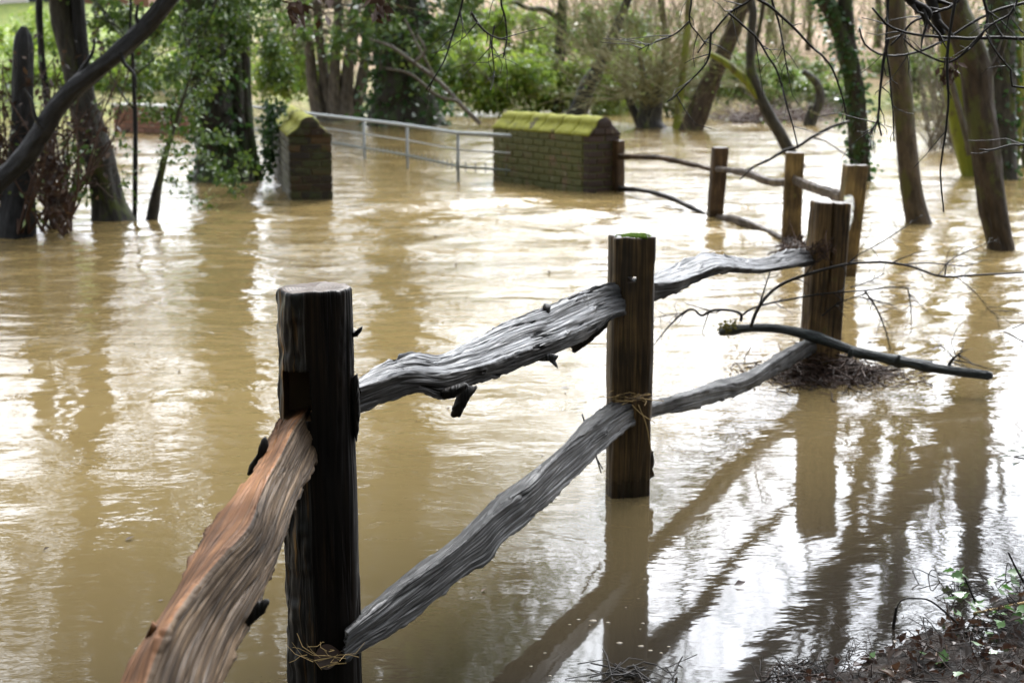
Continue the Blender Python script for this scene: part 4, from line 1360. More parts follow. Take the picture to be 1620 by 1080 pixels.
tree('slender_tree', 'slim mossy trunk between willow stump and tall leaning trunk', [[(1071, 204, 14), (1075, 160, 12), (1081, 110, 11), (1087, 50, 10), (1088, -5, 9)]], wY(1071, 204), 'bark_moss_bright', H=9, seed=14, limbs=6, twig_mat='twig_far', sides=10)
tree('forked_tree', 'forked thin trunk rising behind the middle far post', [[(1262, 262, 21), (1250, 241, 19), (1234, 212, 18), (1216, 180, 17), (1199, 146, 16), (1188, 105, 14), (1188, 60, 13), (1192, 20, 12), (1186, -5, 12)]], 18, 'bark_mossy', H=11, seed=15, limbs=12, t0=.2, limb_len=2.8, sides=12,
     extra=[([(1204, 158, 15), (1185, 133, 14), (1163, 112, 12), (1142, 96, 10), (1120, 84, 8)], 18, 'bark_moss_bright'), ([(1190, 95, 8), (1198, 60, 7), (1206, 20, 6), (1212, -30, 5)], 18.1, 'bark_brown')])
tree('crooked_stump', 'crooked hooked dead stem in front of the far undergrowth', [[(1282, 198, 14), (1290, 178, 14), (1298, 158, 14), (1296, 140, 12), (1286, 124, 10), (1270, 113, 8)], [(1276, 197, 10), (1280, 180, 9), (1284, 168, 8)]], wY(1282, 198), 'bark_mossy', H=0, seed=16, sides=10)
tree('ivy_tree', 'ivy clad trunk standing in open water behind the leaning ochre post', [[(1363, 288, 28), (1360, 240, 28), (1356, 190, 28), (1352, 140, 27), (1341, 85, 27), (1325, 38, 26), (1304, -5, 24)]], wY(1363, 286), 'bark_ivy', H=9, seed=17, limbs=13, t0=.18, limb_len=2.8, ivy=(1500, .09, 2.4, .07, 'ivy'),
     extra=[([(1343, 92, 24), (1340, 50, 22), (1338, 10, 22), (1337, -40, 21)], wY(1363, 286), 'bark_ivy')])
tree('bare_tree', 'smooth tan trunk curving gently in the water right of the ivy trunk', [[(1454, 355, 38), (1447, 325, 34), (1440, 285, 32), (1433, 220, 31), (1427, 150, 31), (1421, 90, 31), (1417, 40, 30), (1415, -5, 30)]], wY(1454, 352), 'bark_tan', H=10, seed=18, limbs=13, t0=.18, limb_len=2.8, bump=.05, lump=.07)
tree('bare_tree', 'furrowed brown trunk nearest the right edge leaning back over the water', [[(1585, 396, 38), (1580, 370, 38), (1572, 325, 40), (1563, 260, 42), (1556, 210, 43), (1549, 160, 45), (1543, 110, 46), (1527, 60, 46), (1508, 20, 47), (1496, -8, 48)]], wY(1585, 393), 'bark_brown', H=10, seed=19, limbs=13, t0=.18, limb_len=2.8, bump=.16,
     extra=[([(1549, 140, 14), (1566, 118, 12), (1580, 90, 10), (1592, 55, 8)], wY(1585, 393), 'bark_brown')])
tree('bare_tree', 'olive mossy trunk partly hidden behind the furrowed brown trunk', [[(1544, 280, 36), (1532, 240, 36), (1522, 200, 36), (1514, 150, 36), (1508, 90, 34), (1505, -5, 33)]], wY(1544, 278), 'bark_moss_bright', H=10, seed=20, limbs=13, t0=.18, limb_len=2.8,
     extra=[([(1535, 245, 9), (1522, 190, 9), (1508, 140, 9), (1496, 90, 8)], wY(1544, 278) - .3, 'bark_grey')])
tree('ivy_tree', 'upright ivy covered trunk beside a bright mossy stem near right edge', [[(1589, 286, 38), (1588, 240, 36), (1587, 180, 36), (1585, 110, 36), (1583, -5, 35)]], wY(1589, 283), 'bark_mossy', H=10, seed=21, limbs=13, t0=.18, limb_len=2.8, ivy=(1300, .09, 2.6, .065, 'ivy'))
tree('mossy_tree', 'bright yellow green mossy stem at the right edge', [[(1598, 284, 18), (1606, 220, 19), (1611, 160, 20), (1608, 90, 21), (1605, -5, 20)]], wY(1598, 284) + .3, 'bark_moss_bright', H=8, seed=22, limbs=5, sides=12)
tree('bare_tree', 'dark trunk at the far right behind the mossy stem', [[(1640, 262, 40), (1632, 200, 38), (1626, 120, 36), (1622, -5, 36)]], 18, 'bark_ivy', H=9, seed=23, limbs=6)

# slender trees on the far slope
far_labels = ['thin pale tree on the leafy slope above the forked trunk', 'thin tree on the slope left of the ivy trunk', 'thin tree on the slope between ivy trunk and tan trunk',
              'thin grey tree high on the slope above the crooked stem', 'thin tree behind the far willow twigs', 'thin dark tree standing beyond the far hedge', 'pale slim tree behind the massive ivy trunk', 'thin tree on the meadow edge at the left']
for i, (px, w_, Yt) in enumerate([(1216, 9, 46), (1278, 7, 44), (1388, 9, 45), (1252, 6, 50), (1050, 9, 41), (800, 11, 40), (718, 10, 43), (150, 9, 42)]):
    zt = float(hill_z(np.array([(px - 810) / 2250 * Yt]), np.array([float(Yt)]))[0])
    d = ray(px, 100)
    by = 540 - 2250 * math.tan(math.atan2(zt - CAM_H, Yt) + PITCH)
    tree('slender_tree', far_labels[i], [[(px, by, w_ * 1.3), (px + 3, by - 50, w_), (px - 2, by - 110, w_)]], Yt, 'bark_brown', H=zt + 11, seed=40 + i, limbs=10, limb_len=2.6, twig_mat='twig_far', sides=8, group='slender trees on the far slope', sub=.2)

# willow twig fan and other bare sprays (uncountable)
rng = np.random.default_rng(31)


def spray(name, label, bases, n, length, mat, K=6, spread=.5, up=.6, grav=.0, sub=5, r=.007, wig=.12, mats2=None, leaf=0, leafsize=.08, leafm_='hedge'):
    mb = MB()
    bases = np.asarray(bases, float)
    P0 = np.repeat(bases[:, None, :], 2, 1); P0[:, 1, 2] += .1
    TP, TR = spawn(P0, np.full((len(bases), 2), r), n, 0, .5, length, spread, up, wig, rng, 1, K=K, taper=.35, rmin=r * .5, grav=grav, lenvar=.75)
    SP, SR = spawn(TP, TR, sub, .2, 1, length * .3, R_(35), up * .3, wig * 1.4, rng, .6, K=4, rmin=r * .4, grav=grav)
    multi_tube(mb, TP, TR, 4); multi_tube(mb, SP, SR, 3)
    mats = [M[mat]]
    if leaf:
        T = np.vstack([SP[:, 1:].reshape(-1, 3), TP[:, 2:].reshape(-1, 3)])
        leaves(mb, T[rng.integers(0, len(T), leaf)] + rng.normal(size=(leaf, 3)) * .12, leafsize, rng, m=1)
        mats.append(M[leafm_])
    return tag(mb.build(name, mats, None), label, kind='stuff')


spray('willow_twigs', 'olive haze of willow twigs fanning up from the squat stump', [at(1028 + rng.normal() * 24, rng.uniform(120, 168), wY(1028, 202) + rng.normal() * .6) for _ in range(44)], 4, 3.4, 'twig_olive', spread=R_(66), up=.12, r=.010, sub=6, wig=.3, leaf=900, leafsize=.08)
spray('bare_scrub', 'grey brown bare scrub along the far bank', [np.array([x, y, float(hill_z(np.array([x]), np.array([y]))[0])]) for x, y in zip(rng.uniform(0, 17, 110), rng.uniform(35, 46, 110))], 3, 3.2, 'twig_olive', spread=R_(34), up=.4, r=.013, sub=6, wig=.2, leaf=5000, leafsize=.10)
spray('bare_scrub', 'brown tangle of bare saplings rising up the leafy slope', [np.array([x, y, float(hill_z(np.array([x]), np.array([y]))[0])]) for x, y in zip(rng.uniform(2, 20, 80), rng.uniform(38, 52, 80))], 3, 4.2, 'twig_far', spread=R_(26), up=.5, r=.016, sub=6, wig=.2)
spray('bare_scrub', 'tangled bare bramble between the tan and furrowed trunks', [onz(rng.uniform(1465, 1535), rng.uniform(222, 245)) for _ in range(30)], 4, 1.6, 'twig_far', spread=R_(45), up=.3, r=.008, sub=6, grav=.04, leaf=240, leafsize=.06)
spray('flood_debris', 'brown twiggy flood debris stranded before the far undergrowth', [onz(rng.uniform(1150, 1300), rng.uniform(186, 196)) for _ in range(50)], 4, .9, 'twig_red', spread=R_(75), up=.05, r=.012, sub=4, grav=.05)
spray('bare_scrub', 'brown stems hanging around the pale willow beyond the railing', [at(rng.uniform(470, 600), rng.uniform(-40, 60), 30) for _ in range(60)], 3, 2.2, 'twig_far', spread=R_(40), up=-.4, r=.011, sub=4, grav=.15, leaf=500, leafsize=.10)


# undergrowth masses
def undergrowth(name, label, blobs, mat, size):
    mb = MB()
    for (cx, cy, rx, ry, Yd, n_) in blobs:
        c = at(cx, cy, Yd)
        leaves(mb, clump(rng, c, (rx * pxm(Yd), max(rx, ry) * pxm(Yd) * .8, ry * pxm(Yd)), int(n_ * 2.2), 18), size * Yd / 34, rng)
    return tag(mb.build(name, M[mat], None), label, kind='stuff')


undergrowth('undergrowth', 'bright green laurel and ivy undergrowth along the far bank', [(740, 120, 70, 55, 34, 2600), (800, 130, 60, 50, 33, 2200), (860, 130, 60, 50, 34, 2200), (950, 140, 50, 45, 34, 1500), (700, 60, 50, 40, 36, 1200), (820, 60, 60, 45, 37, 1400),
             (480, 100, 50, 60, 33, 1600), (440, 120, 40, 40, 33, 900), (1000, 120, 50, 45, 36, 1200)], 'bright', .13)
undergrowth('undergrowth', 'dull green bramble and ivy bank behind the leaning trunks', [(1060, 150, 50, 36, 33, 1400), (1150, 125, 60, 36, 33, 1500), (1240, 140, 60, 26, 34, 1300), (1310, 150, 50, 24, 35, 900), (1130, 140, 60, 36, 38, 1700), (1230, 130, 60, 34, 40, 1500), (1310, 130, 60, 32, 40, 1500), (1400, 130, 60, 36, 40, 1500), (1480, 120, 60, 40, 36, 1300), (1560, 120, 50, 50, 34, 1300), (1620, 110, 50, 60, 34, 1300),
             (905, 60, 50, 50, 38, 1000), (980, 50, 50, 50, 38, 1000), (770, 20, 60, 40, 38, 1000)], 'hedge', .12)
undergrowth('undergrowth', 'yellow green leafy scrub before the meadow at the left', [(60, 60, 70, 40, 37, 700), (180, 60, 70, 40, 37, 900), (290, 50, 60, 40, 37, 700), (40, 130, 60, 34, 36, 1100), (130, 120, 60, 34, 36, 1000), (220, 125, 60, 34, 36, 1100), (300, 120, 50, 36, 35, 900), (10, 90, 40, 50, 34, 600), (360, 100, 60, 50, 37, 900)], 'bright', .12)

# a pale house beyond the meadow, upper left
def house():
    h = thing('house', (-20.5, 58, 2.4), 'pale rendered house beyond the meadow at the top left', 'house')
    x0, x1, y0, y1, z0, z1 = -24, -16.6, 56, 63, 1.6, 6.2
    def box(name, a, b, mat, par=h):
        mb = MB(); a = np.array(a); b = np.array(b)
        V = np.array([[(a, b)[i][0], (a, b)[j][1], (a, b)[k][2]] for i in (0, 1) for j in (0, 1) for k in (0, 1)])
        mb.add(V, q=[[0, 1, 3, 2], [4, 6, 7, 5], [0, 4, 5, 1], [2, 3, 7, 6], [0, 2, 6, 4], [1, 5, 7, 3]])
        return mb.build(name, M[mat], par, smooth=False)
    box('wall', (x0, y0, z0), (x1, y1, z1), 'white_wall')
    box('plinth', (x0 - .03, y0 - .03, z0), (x1 + .03, y1 + .03, z0 + .95), 'white_wall')
    for wx in (-22.9, -20.8, -18.6):
        f = box('window', (wx, y0 - .05, z0 + 1.5), (wx + 1.1, y0 + .02, z0 + 2.9), 'frame_white')
        box('pane', (wx + .1, y0 - .06, z0 + 1.6), (wx + 1.0, y0 - .052, z0 + 2.8), 'glass', f)
    box('brick_panel', (x1 + .02, y0 + .3, z0), (x1 + 2.6, y1 - .3, z1 - 1.6), 'brick_far')
    mb = MB()
    V = np.array([[x0 - .4, y0 - .4, z1], [x1 + .4, y0 - .4, z1], [x1 + .4, y1 + .4, z1], [x0 - .4, y1 + .4, z1], [x0 - .4, (y0 + y1) / 2, z1 + 2.6], [x1 + .4, (y0 + y1) / 2, z1 + 2.6]])
    mb.add(V, q=[[0, 1, 5, 4], [2, 3, 4, 5], [0, 3, 2, 1]], t=[[0, 4, 3], [1, 2, 5]])
    mb.build('roof', M['roof_tile'], h, smooth=False)


house()

# unseen wood added behind the near bank to keep sky off the fence
rng = np.random.default_rng(606)
mb = MB()
for k in range(70):
    a = rng.uniform(-1.05, .62) * math.pi
    rr_ = rng.uniform(9, 15)
    c = np.array([math.cos(a - math.pi / 2 + .35) * rr_ + 2, math.sin(a - math.pi / 2 + .35) * rr_ - 1, 0])
    if c[1] > 6 or (c[0] < -5 and c[1] > -3): continue
    h = rng.uniform(9, 15)
    tube(mb, [c + [0, 0, -.3], c + [rng.normal() * .3, rng.normal() * .3, h * .5], c + [rng.normal() * .6, rng.normal() * .6, h]], [.2, .13, .05], sides=8, n=10, lump=.1, seed=k)
    leaves(mb, clump(rng, c + [0, 0, h * .55], (2.2, 2.2, h * .5), 900, 12), .30, rng, m=1)
tag(mb.build('sky_screen_wood', [M['bark_ivy'], M['leaf']], None), 'unseen evergreen wood added behind the camera to block the sky', kind='stuff')

ht = thing('added_holly_tree', (1.9, -1.6, .3), 'unseen holly tree added behind the camera to shade the near bank', 'tree')  # out of view, added to keep open sky off the near bank
mb = MB(); tube(mb, [(1.9, -1.6, -.1), (1.85, -1.5, 1.2), (1.7, -1.3, 2.6), (1.6, -1.2, 4.2), (1.5, -1, 6)], [.16, .13, .11, .08, .04], sides=12, n=40, bump=.08, lump=.1); mb.build('trunk', M['bark_mossy'], ht)
Pt = np.array([[(1.85, -1.5, 1.2), (1.7, -1.3, 2.6), (1.6, -1.2, 4.2), (1.5, -1, 6)]]); Rt = np.array([[.12, .10, .08, .04]])
LP, LR = spawn(Pt, Rt, 16, .35, 1, 3.0, R_(75), .12, .12, rng, .5, K=6)
SP, SR = spawn(LP, LR, 5, .3, 1, 1.2, R_(45), .05, .2, rng, .5, K=5)
mb = MB(); multi_tube(mb, LP, LR, 6); multi_tube(mb, SP, SR, 4); tag(mb.build('branches', M['bark_mossy'], ht), kind='stuff')
T = SP[:, 1:].reshape(-1, 3); T = T[T[:, 2] > 2.5]
mb = MB(); leaves(mb, T[rng.integers(0, len(T), 9000)] + rng.normal(size=(9000, 3)) * .22, .11, rng); tag(mb.build('foliage', M['holly'], ht), kind='stuff')

# dead fallen branches in front of the massive ivy trunk
fb_ = thing('fallen_branch', at(750, 190, 24), 'pale bare dead branch slanting down to the water before the massive trunk', 'branch')
for k, st in enumerate([[(760, 196, 7), (728, 165, 7), (695, 130, 7), (655, 100, 6), (620, 75, 5), (585, 62, 3)], [(722, 160, 6), (690, 150, 5), (650, 118, 4), (610, 108, 3)], [(690, 128, 5), (660, 70, 4), (640, 30, 3)], [(655, 100, 5), (672, 80, 4), (660, 55, 3)]]):
    W, rad = path(st, 24 - .1 * k)
    mb = MB(); tube(mb, W, rad, sides=7, n=24, lump=.15, seed=k)
    mb.build('bough', M['bark_grey'], fb_)

# ------------------------------------------------------------------ overhanging bare tree rooted out of frame at the right
oh = thing('overhanging_tree', (3.4, 5.6, 0), 'thin black bare branches and twigs hanging across the upper right', 'tree')
mb = MB()
tube(mb, [(3.45, 5.7, -.4), (3.4, 5.6, .6), (3.3, 5.5, 1.6), (3.2, 5.3, 2.6), (2.9, 5.1, 3.6), (2.6, 5.0, 5)], [.16, .14, .13, .12, .10, .07], sides=16, n=60, bump=.1, lump=.1, seed=4)
mb.build('trunk', M['bark_dark'], oh)
mb = MB()
tube(mb, [(3.2, 5.35, 2.5), (2.4, 5.2, 2.75), (1.4, 5.1, 2.7), (.4, 5.2, 2.75), (-.5, 5.4, 2.9), (-1.2, 5.6, 3.2)], [.07, .06, .05, .04, .03, .02], sides=10, n=40, bump=.08, lump=.1, seed=5)
mb.build('limb', M['bark_dark'], oh)
TW = [
    ([(1850, 62), (1620, 61), (1540, 60), (1465, 58), (1412, 45), (1380, 12)], 3.4, 1.6),
    ([(1850, -40), (1620, 5), (1560, 25), (1500, 60), (1450, 83), (1400, 88), (1370, 72), (1360, 45)], 2.6, 1.2),
    ([(1545, -60), (1555, 0), (1562, 30), (1550, 60), (1515, 92), (1490, 98), (1450, 80), (1430, 60)], 2.6, 1.2),
    ([(1520, -80), (1512, 0), (1502, 55), (1497, 110), (1500, 160), (1495, 220), (1487, 262), (1490, 300), (1492, 335)], 2.6, 1.0),
    ([(1408, -60), (1405, 0), (1402, 70), (1408, 120), (1412, 170), (1415, 225)], 2.0, .9),
    ([(1405, 60), (1397, 100), (1391, 170), (1389, 190), (1394, 216)], 2.4, 1.2),
    ([(1389, 190), (1383, 202), (1379, 212)], 1.8, 1.0),
    ([(1400, -60), (1440, 0), (1460, 12), (1470, 22), (1464, 32)], 9, 5),
    ([(1455, -60), (1472, 0), (1480, 30), (1490, 57)], 9, 6),
    ([(1560, -60), (1510, 6), (1490, 16), (1460, 28), (1440, 38), (1420, 60), (1408, 72)], 3.0, 1.2),
    ([(1850, 110), (1620, 140), (1600, 112), (1570, 75), (1560, 55)], 2.2, 1.2),
    ([(1850, 170), (1640, 225), (1600, 228), (1570, 238), (1550, 237)], 2.4, 1.2),
    ([(1200, -60), (1190, -5), (1155, 20), (1125, 55), (1112, 72), (1104, 84)], 2.4, 1.0),
    ([(1152, 20), (1172, 38), (1198, 62), (1215, 90), (1228, 110), (1238, 140), (1247, 175), (1256, 205), (1263, 236)], 1.8, .9),
    ([(1126, 52), (1122, 90), (1108, 112), (1090, 130), (1070, 148), (1055, 162)], 1.8, .8),
    ([(1192, -5), (1220, 12), (1250, 38), (1282, 72), (1302, 90), (1318, 112), (1330, 145), (1337, 170), (1339, 190)], 2.2, .9),
    ([(1215, -40), (1221, 0), (1232, 35), (1240, 80), (1248, 120)], 1.8, .8),
    ([(1090, -40), (1093, 0), (1091, 35), (1105, 55), (1118, 72)], 1.6, .8),
    ([(1090, 35), (1075, 48), (1055, 60), (1010, 80)], 1.2, .6),
    ([(735, -60), (732, 0), (716, 55), (703, 95), (690, 118), (674, 142)], 2.0, .9),
    ([(790, -60), (792, 0), (800, 30), (802, 62), (796, 92)], 1.8, .9),
    ([(745, 20), (760, 42), (780, 58), (806, 64)], 1.8, .9), ([(782, 40), (778, 70), (782, 110), (780, 122)], 1.4, .8),
    ([(1850, 620), (1720, 560), (1640, 548), (1600, 530), (1588, 525)], 1.5, .8),
    ([(1850, 470), (1700, 480), (1620, 512), (1600, 520)], 1.5, .7),
    ([(1620, -30), (1600, 20), (1565, 42), (1520, 88)], 2.0, 1.0),
]
rng = np.random.default_rng(91)
tw_mb = MB()
for k, (st, r0, r1) in enumerate(TW):
    Yd = 4.5 + .2 * math.sin(k * 1.7)
    W = np.array([at(x, y, Yd) for x, y in st])
    Wd = resample(W, max(16, len(st) * 5))
    Wd = Wd + fbm(Wd * 14, 2, k)[:, None] * .006 * nrm(rng.normal(size=3))
    rad = np.linspace(r0, r1, len(Wd)) * pxm(Yd) * 1.15
    mb = MB(); tube(mb, Wd, rad, sides=6, lump=.2, seed=k)
    mb.build('twig', M['twig'], oh)
    SP, SR = spawn(Wd[None], rad[None], 6, .2, 1, .11, R_(48), -.1, .25, rng, .6, K=4, rmin=.0018, lenvar=.8)
    multi_tube(tw_mb, SP, SR, 4)
tag(tw_mb.build('side_twigs', M['twig'], oh), kind='stuff')
# dark hanging tufts (old catkins and leaves) in the twigs
mb = MB()
for (cx, cy, n_) in ((1503, 105, 30), (1492, 118, 20), (1465, 26, 18)):
    leaves(mb, at(cx, cy, 4.95) + rng.normal(size=(n_, 3)) * [.012, .012, .022], .032, rng, droop=1.5)
tag(mb.build('withered_tufts', M['twig_red'], oh), kind='stuff')
mb = MB()
for (cx, cy, n_) in ((604, 6, 26), (470, 12, 26), (507, -2, 12)):
    leaves(mb, at(cx, cy, 6.0) + rng.normal(size=(n_, 3)) * [.022, .02, .035], .06, rng, droop=1.8)
for (cx, cy) in ((604, 6), (470, 12), (507, -2)):
    a = at(cx, cy, 6.0); tube(mb, [a + [0, 0, .05], a + [.05, -.1, .6], [-.5, 5.4, 2.9]], .004, sides=5, n=12)
tag(mb.build('withered_tufts', M['twig_red'], oh), kind='stuff')

# far twig crossing the middle far post
ft = thing('bare_twig', at(1195, 268, 10.2), 'dark arching twig resting on top of the middle far post', 'twig')
mb = MB()
for st in ([(1345, 192, 4), (1318, 200, 5), (1285, 217, 5), (1262, 232, 5), (1240, 239, 5), (1215, 254, 4), (1190, 266, 3), (1170, 285, 2)], [(1215, 252, 3), (1195, 262, 2), (1178, 270, 2)], [(1285, 217, 3), (1310, 226, 2), (1345, 250, 2), (1362, 262, 1.5)]):
    W, rad = path(st, 10.3); tube(mb, W, rad, sides=6, n=20)
mb.build('stem', M['twig'], ft)

# ------------------------------------------------------------------ branch and flotsam caught on the corner post
br = thing('fallen_branch', at(1290, 560, 6.05), 'dark greenish fallen branch with long bare twigs wedged against the split corner post', 'branch')
BRP = [(1138, 526, 9), (1160, 523, 15), (1178, 520, 12), (1215, 519, 13), (1250, 523, 14), (1290, 533, 18), (1310, 540, 16), (1345, 553, 15), (1360, 558, 17), (1400, 566, 16), (1422, 571, 20), (1436, 573, 15), (1466, 579, 18), (1480, 582, 14), (1520, 588, 14), (1562, 593, 14), (1564, 594, 10)]
W = np.array([at(x, y, yy) for (x, y, w_), yy in zip(BRP, np.linspace(6.12, 5.75, len(BRP)))])
rad = np.array([w_ for x, y, w_ in BRP]) * .5 * pxm(6.0)
mb = MB(); tube(mb, W, rad, sides=18, n=130, bump=.12, lump=.22, seed=8)
mb.build('bough', M['branch'], br)
mb = MB()
for (x, y) in ((1418, 566), (1472, 575), (1345, 556), (1500, 580)):
    c = at(x, y, 5.85); tube(mb, [c - [0, 0, .02], c + [rng.normal() * .01, -.005, .014]], [.014, .006], sides=7)
mb.build('knots', M['branch'], br)
mb = MB()
c = at(1152, 516, 6.1)
leaves(mb, c + rng.normal(size=(120, 3)) * [.022, .02, .012], .02, rng)
tag(mb.build('moss_tuft', M['dull_moss'], br), kind='stuff')
TW2 = [([(1188, 517, 8), (1196, 495, 8), (1212, 470, 7), (1240, 448, 7), (1290, 430, 6.5), (1340, 418, 6), (1375, 415, 5.5), (1402, 415, 6), (1440, 421, 5), (1490, 437, 5), (1545, 435, 4.5), (1620, 431, 4), (1680, 426, 3)], 0),
       ([(1172, 508, 7), (1172, 497, 7), (1155, 491, 6), (1128, 491, 6), (1110, 499, 6), (1098, 490, 5), (1085, 492, 5), (1062, 512, 4), (1045, 532, 3), (1033, 547, 2)], 0),
       ([(1172, 500, 5), (1190, 488, 5), (1225, 478, 4.5), (1300, 465, 4), (1370, 459, 3.5), (1410, 454, 3.5), (1440, 456, 3)], .1),
       ([(1436, 455, 3), (1441, 485, 2.5), (1442, 525, 1.5)], .1), ([(1368, 460, 4), (1385, 485, 3.5), (1400, 520, 3), (1409, 556, 2)], .1),
       ([(1198, 492, 4), (1208, 462, 3.5), (1219, 428, 2.5)], -.05), ([(1340, 418, 4), (1360, 402, 3), (1400, 380, 2.5), (1460, 340, 1.6)], 0),
       ([(1500, 578, 7), (1507, 568, 6), (1518, 560, 4)], -.3), ([(1508, 566, 3), (1500, 556, 2), (1485, 545, 1.5)], -.3),
       ([(1430, 418, 3), (1470, 416, 3), (1530, 422, 2)], .05), ([(1495, 436, 3), (1500, 415, 2.5), (1530, 398, 2), (1580, 378, 1.5)], .02),
       ([(1510, 436, 2.5), (1540, 460, 2), (1565, 490, 1.8), (1582, 505, 1.2)], .02), ([(1345, 455, 3), (1375, 445, 2.5), (1400, 432, 2)], .1), ([(1360, 470, 3), (1395, 478, 2.5), (1412, 482, 2)], .1),
       ([(1085, 494, 3), (1060, 498, 2), (1035, 502, 1.2)], 0), ([(1300, 500, 4), (1330, 478, 3), (1378, 462, 2.5)], .1)]
tw_mb = MB()
for k, (st, dy) in enumerate(TW2):
    W, rad = path(st, 6.0 + dy)
    Q = resample(np.c_[W, rad], max(14, len(st) * 6)); W, rad = Q[:, :3], Q[:, 3] * .75
    mb = MB(); tube(mb, W, rad, sides=7, lump=.2, seed=k)
    mb.build('twig', M['twig'], br)
    SP, SR = spawn(W[None], rad[None], 9, .1, 1, .11, R_(50), -.12, .3, rng, .6, K=4, rmin=.0014, lenvar=.7)
    multi_tube(tw_mb, SP, SR, 4)
tag(tw_mb.build('side_twigs', M['twig'], br), kind='stuff')


def heap(name, label, n, fn, L, r, mats, parent=None, flat=.35, K=4):
    mb = MB()
    C = np.array([fn() for _ in range(n)])
    d = rng.normal(size=(n, 3)); d[:, 2] *= flat; d = nrm(d)
    Ls = L * rng.uniform(.4, 1.3, n)
    P = C[:, None, :] + d[:, None, :] * np.linspace(-.5, .5, K)[None, :, None] * Ls[:, None, None] + rng.normal(size=(n, K, 3)) * .06 * Ls[:, None, None]
    Rr = r * rng.uniform(.5, 1.5, (n, 1)) * np.linspace(1, .6, K)[None, :]
    half = n // 2
    multi_tube(mb, P[:half], Rr[:half], 4, 0); multi_tube(mb, P[half:], Rr[half:], 4, len(mats) - 1)
    return tag(mb.build(name, mats, parent), label, kind='stuff')


def mound():
    x = rng.normal() * .16 + .03
    y = rng.normal() * .11 - .05
    z = rng.random() ** 1.5 * .13 * math.exp(-(x / .17) ** 2 - (y / .16) ** 2)
    return np.array([p3[0] + x, p3[1] + y, z])


heap('flotsam', 'mound of brown twigs and reeds washed up around the corner post foot', 900, mound, .17, .0028, [M['flotsam'], M['twig_red']], flat=.22)
heap('flotsam', 'bunch of twigs lodged where the upper rail meets the corner post', 46, lambda: at(1297 + rng.normal() * 9, 392 + rng.normal() * 8, p3[1] - .11), .10, .002, [M['flotsam'], M['twig_red']], flat=.8)
heap('flotsam', 'reddish twigs lodged at the foot of the middle far post', 60, lambda: onz(1250 + rng.normal() * 10, 388 + rng.normal() * 4, abs(rng.normal()) * .07) - np.array([0, .1, 0]), .22, .006, [M['twig_red'], M['flotsam']], flat=.8)
# straw wisps
heap('straw_wisp', 'wisp of straw wrapped around the square post above its lower rail', 40, lambda: at(1003 + rng.normal() * 15, 627 + rng.normal() * 3, p2[1] - .06), .08, .0009, [M['straw'], M['flotsam']], flat=.25)
heap('straw_wisp', 'straw and withered leaf caught across the foot of the near post', 16, lambda: at(508 + rng.normal() * 22, 1030 + rng.normal() * 10, Y1 - .085), .085, .0008, [M['straw'], M['straw']], flat=.35)
mb = MB()
for st in ([(1010, 640), (1022, 670), (1028, 700), (1031, 715)], [(1004, 628), (1030, 632), (1050, 634)], [(1000, 640), (1015, 655), (1036, 668)]):
    tube(mb, [at(x, y, p2[1] - .085) for x, y in st], .0012, sides=5, n=12)
tag(mb.build('straw_stalk', M['straw'], None), 'loose straw stalks trailing down the face of the square post', 'straw')
# small stick poking through under the lower rail
st_ = MB(); tube(st_, [at(921, 655, 4.3), at(932, 690, 4.25), at(944, 725, 4.2), at(951, 748, 4.18)], [.003, .0035, .003, .002], sides=6, n=12)
tube(st_, [at(944, 725, 4.2), at(954, 742, 4.19)], .002, sides=5)
tag(st_.build('stick', M['twig'], None), 'small forked black stick hanging behind the lower rail', 'stick')

# ------------------------------------------------------------------ the near bank: litter, sticks, leaves
rng = np.random.default_rng(303)


def bank_pt(lo=-.15, hi=1.2, a=-.3, b=1.6, dz=.0):
    t = rng.uniform(a, b); s = lo + (hi - lo) * rng.random()
    x = BA[0] + _bd[0] * t + BN[0] * s; y = BA[1] + _bd[1] * t + BN[1] * s
    return np.array([x, y, max(bank_z(x, y), 0) + dz])


heap('leaf_litter', 'dark litter of broken twigs along the bank edge', 900, lambda: bank_pt(-.06, .6, -.25, 1.5, abs(rng.normal()) * .022), .13, .0011, [M['twig'], M['flotsam']], flat=.3)
mb = MB()
C = np.array([bank_pt(-.02, .6, -.1, 1.5, .008 + abs(rng.normal()) * .012) for _ in range(1100)])
leaves(mb, C[:500], .018, rng, aspect=.8, droop=0, fold=.8)
leaves(mb, C[500:850], .028, rng, aspect=.6, droop=0, fold=.9)
leaves(mb, C[850:], .036, rng, aspect=.5, droop=0, fold=.7)
tag(mb.build('leaf_litter', M['dead_leaf'], None), 'brown dead leaves lying on the muddy bank', kind='stuff')
heap('flotsam', 'clump of wet twigs and a dead leaf at the water edge, bottom middle', 130, lambda: onz(1265 + rng.normal() * 36, 1064 + rng.normal() * 11, abs(rng.normal()) * .012), .08, .0013, [M['twig'], M['flotsam']], flat=.35)
heap('flotsam', 'thin sticks floating at the lower frame edge below the square post', 24, lambda: onz(1010 + rng.normal() * 34, 1068 + rng.normal() * 10, .004 + abs(rng.normal()) * .008), .14, .0022, [M['twig'], M['twig']], flat=.1)


def onbank(px, py, dz=0.0):
    z = 0.0
    for _ in range(8):
        q = onz(px, py, z)
        z = max(bank_z(q[0], q[1]), 0) + dz
    return onz(px, py, z)


def stick(label, pts, Yd, r0, r1, mat='twig', cat='stick', name='stick'):
    """pts: (px,py) standing on the bank; Yd distance (one, or one per point)"""
    Ys = np.broadcast_to(np.asarray(Yd, float), (len(pts),))
    W = np.array([at(x, y, yy) for (x, y), yy in zip(pts, Ys)])
    Wd = resample(W, len(pts) * 7)
    mb = MB(); tube(mb, Wd, np.linspace(r0, r1, len(Wd)), sides=8, lump=.18, bump=.06, seed=int(pts[0][0]))
    return tag(mb.build(name, M[mat], None), label, cat)


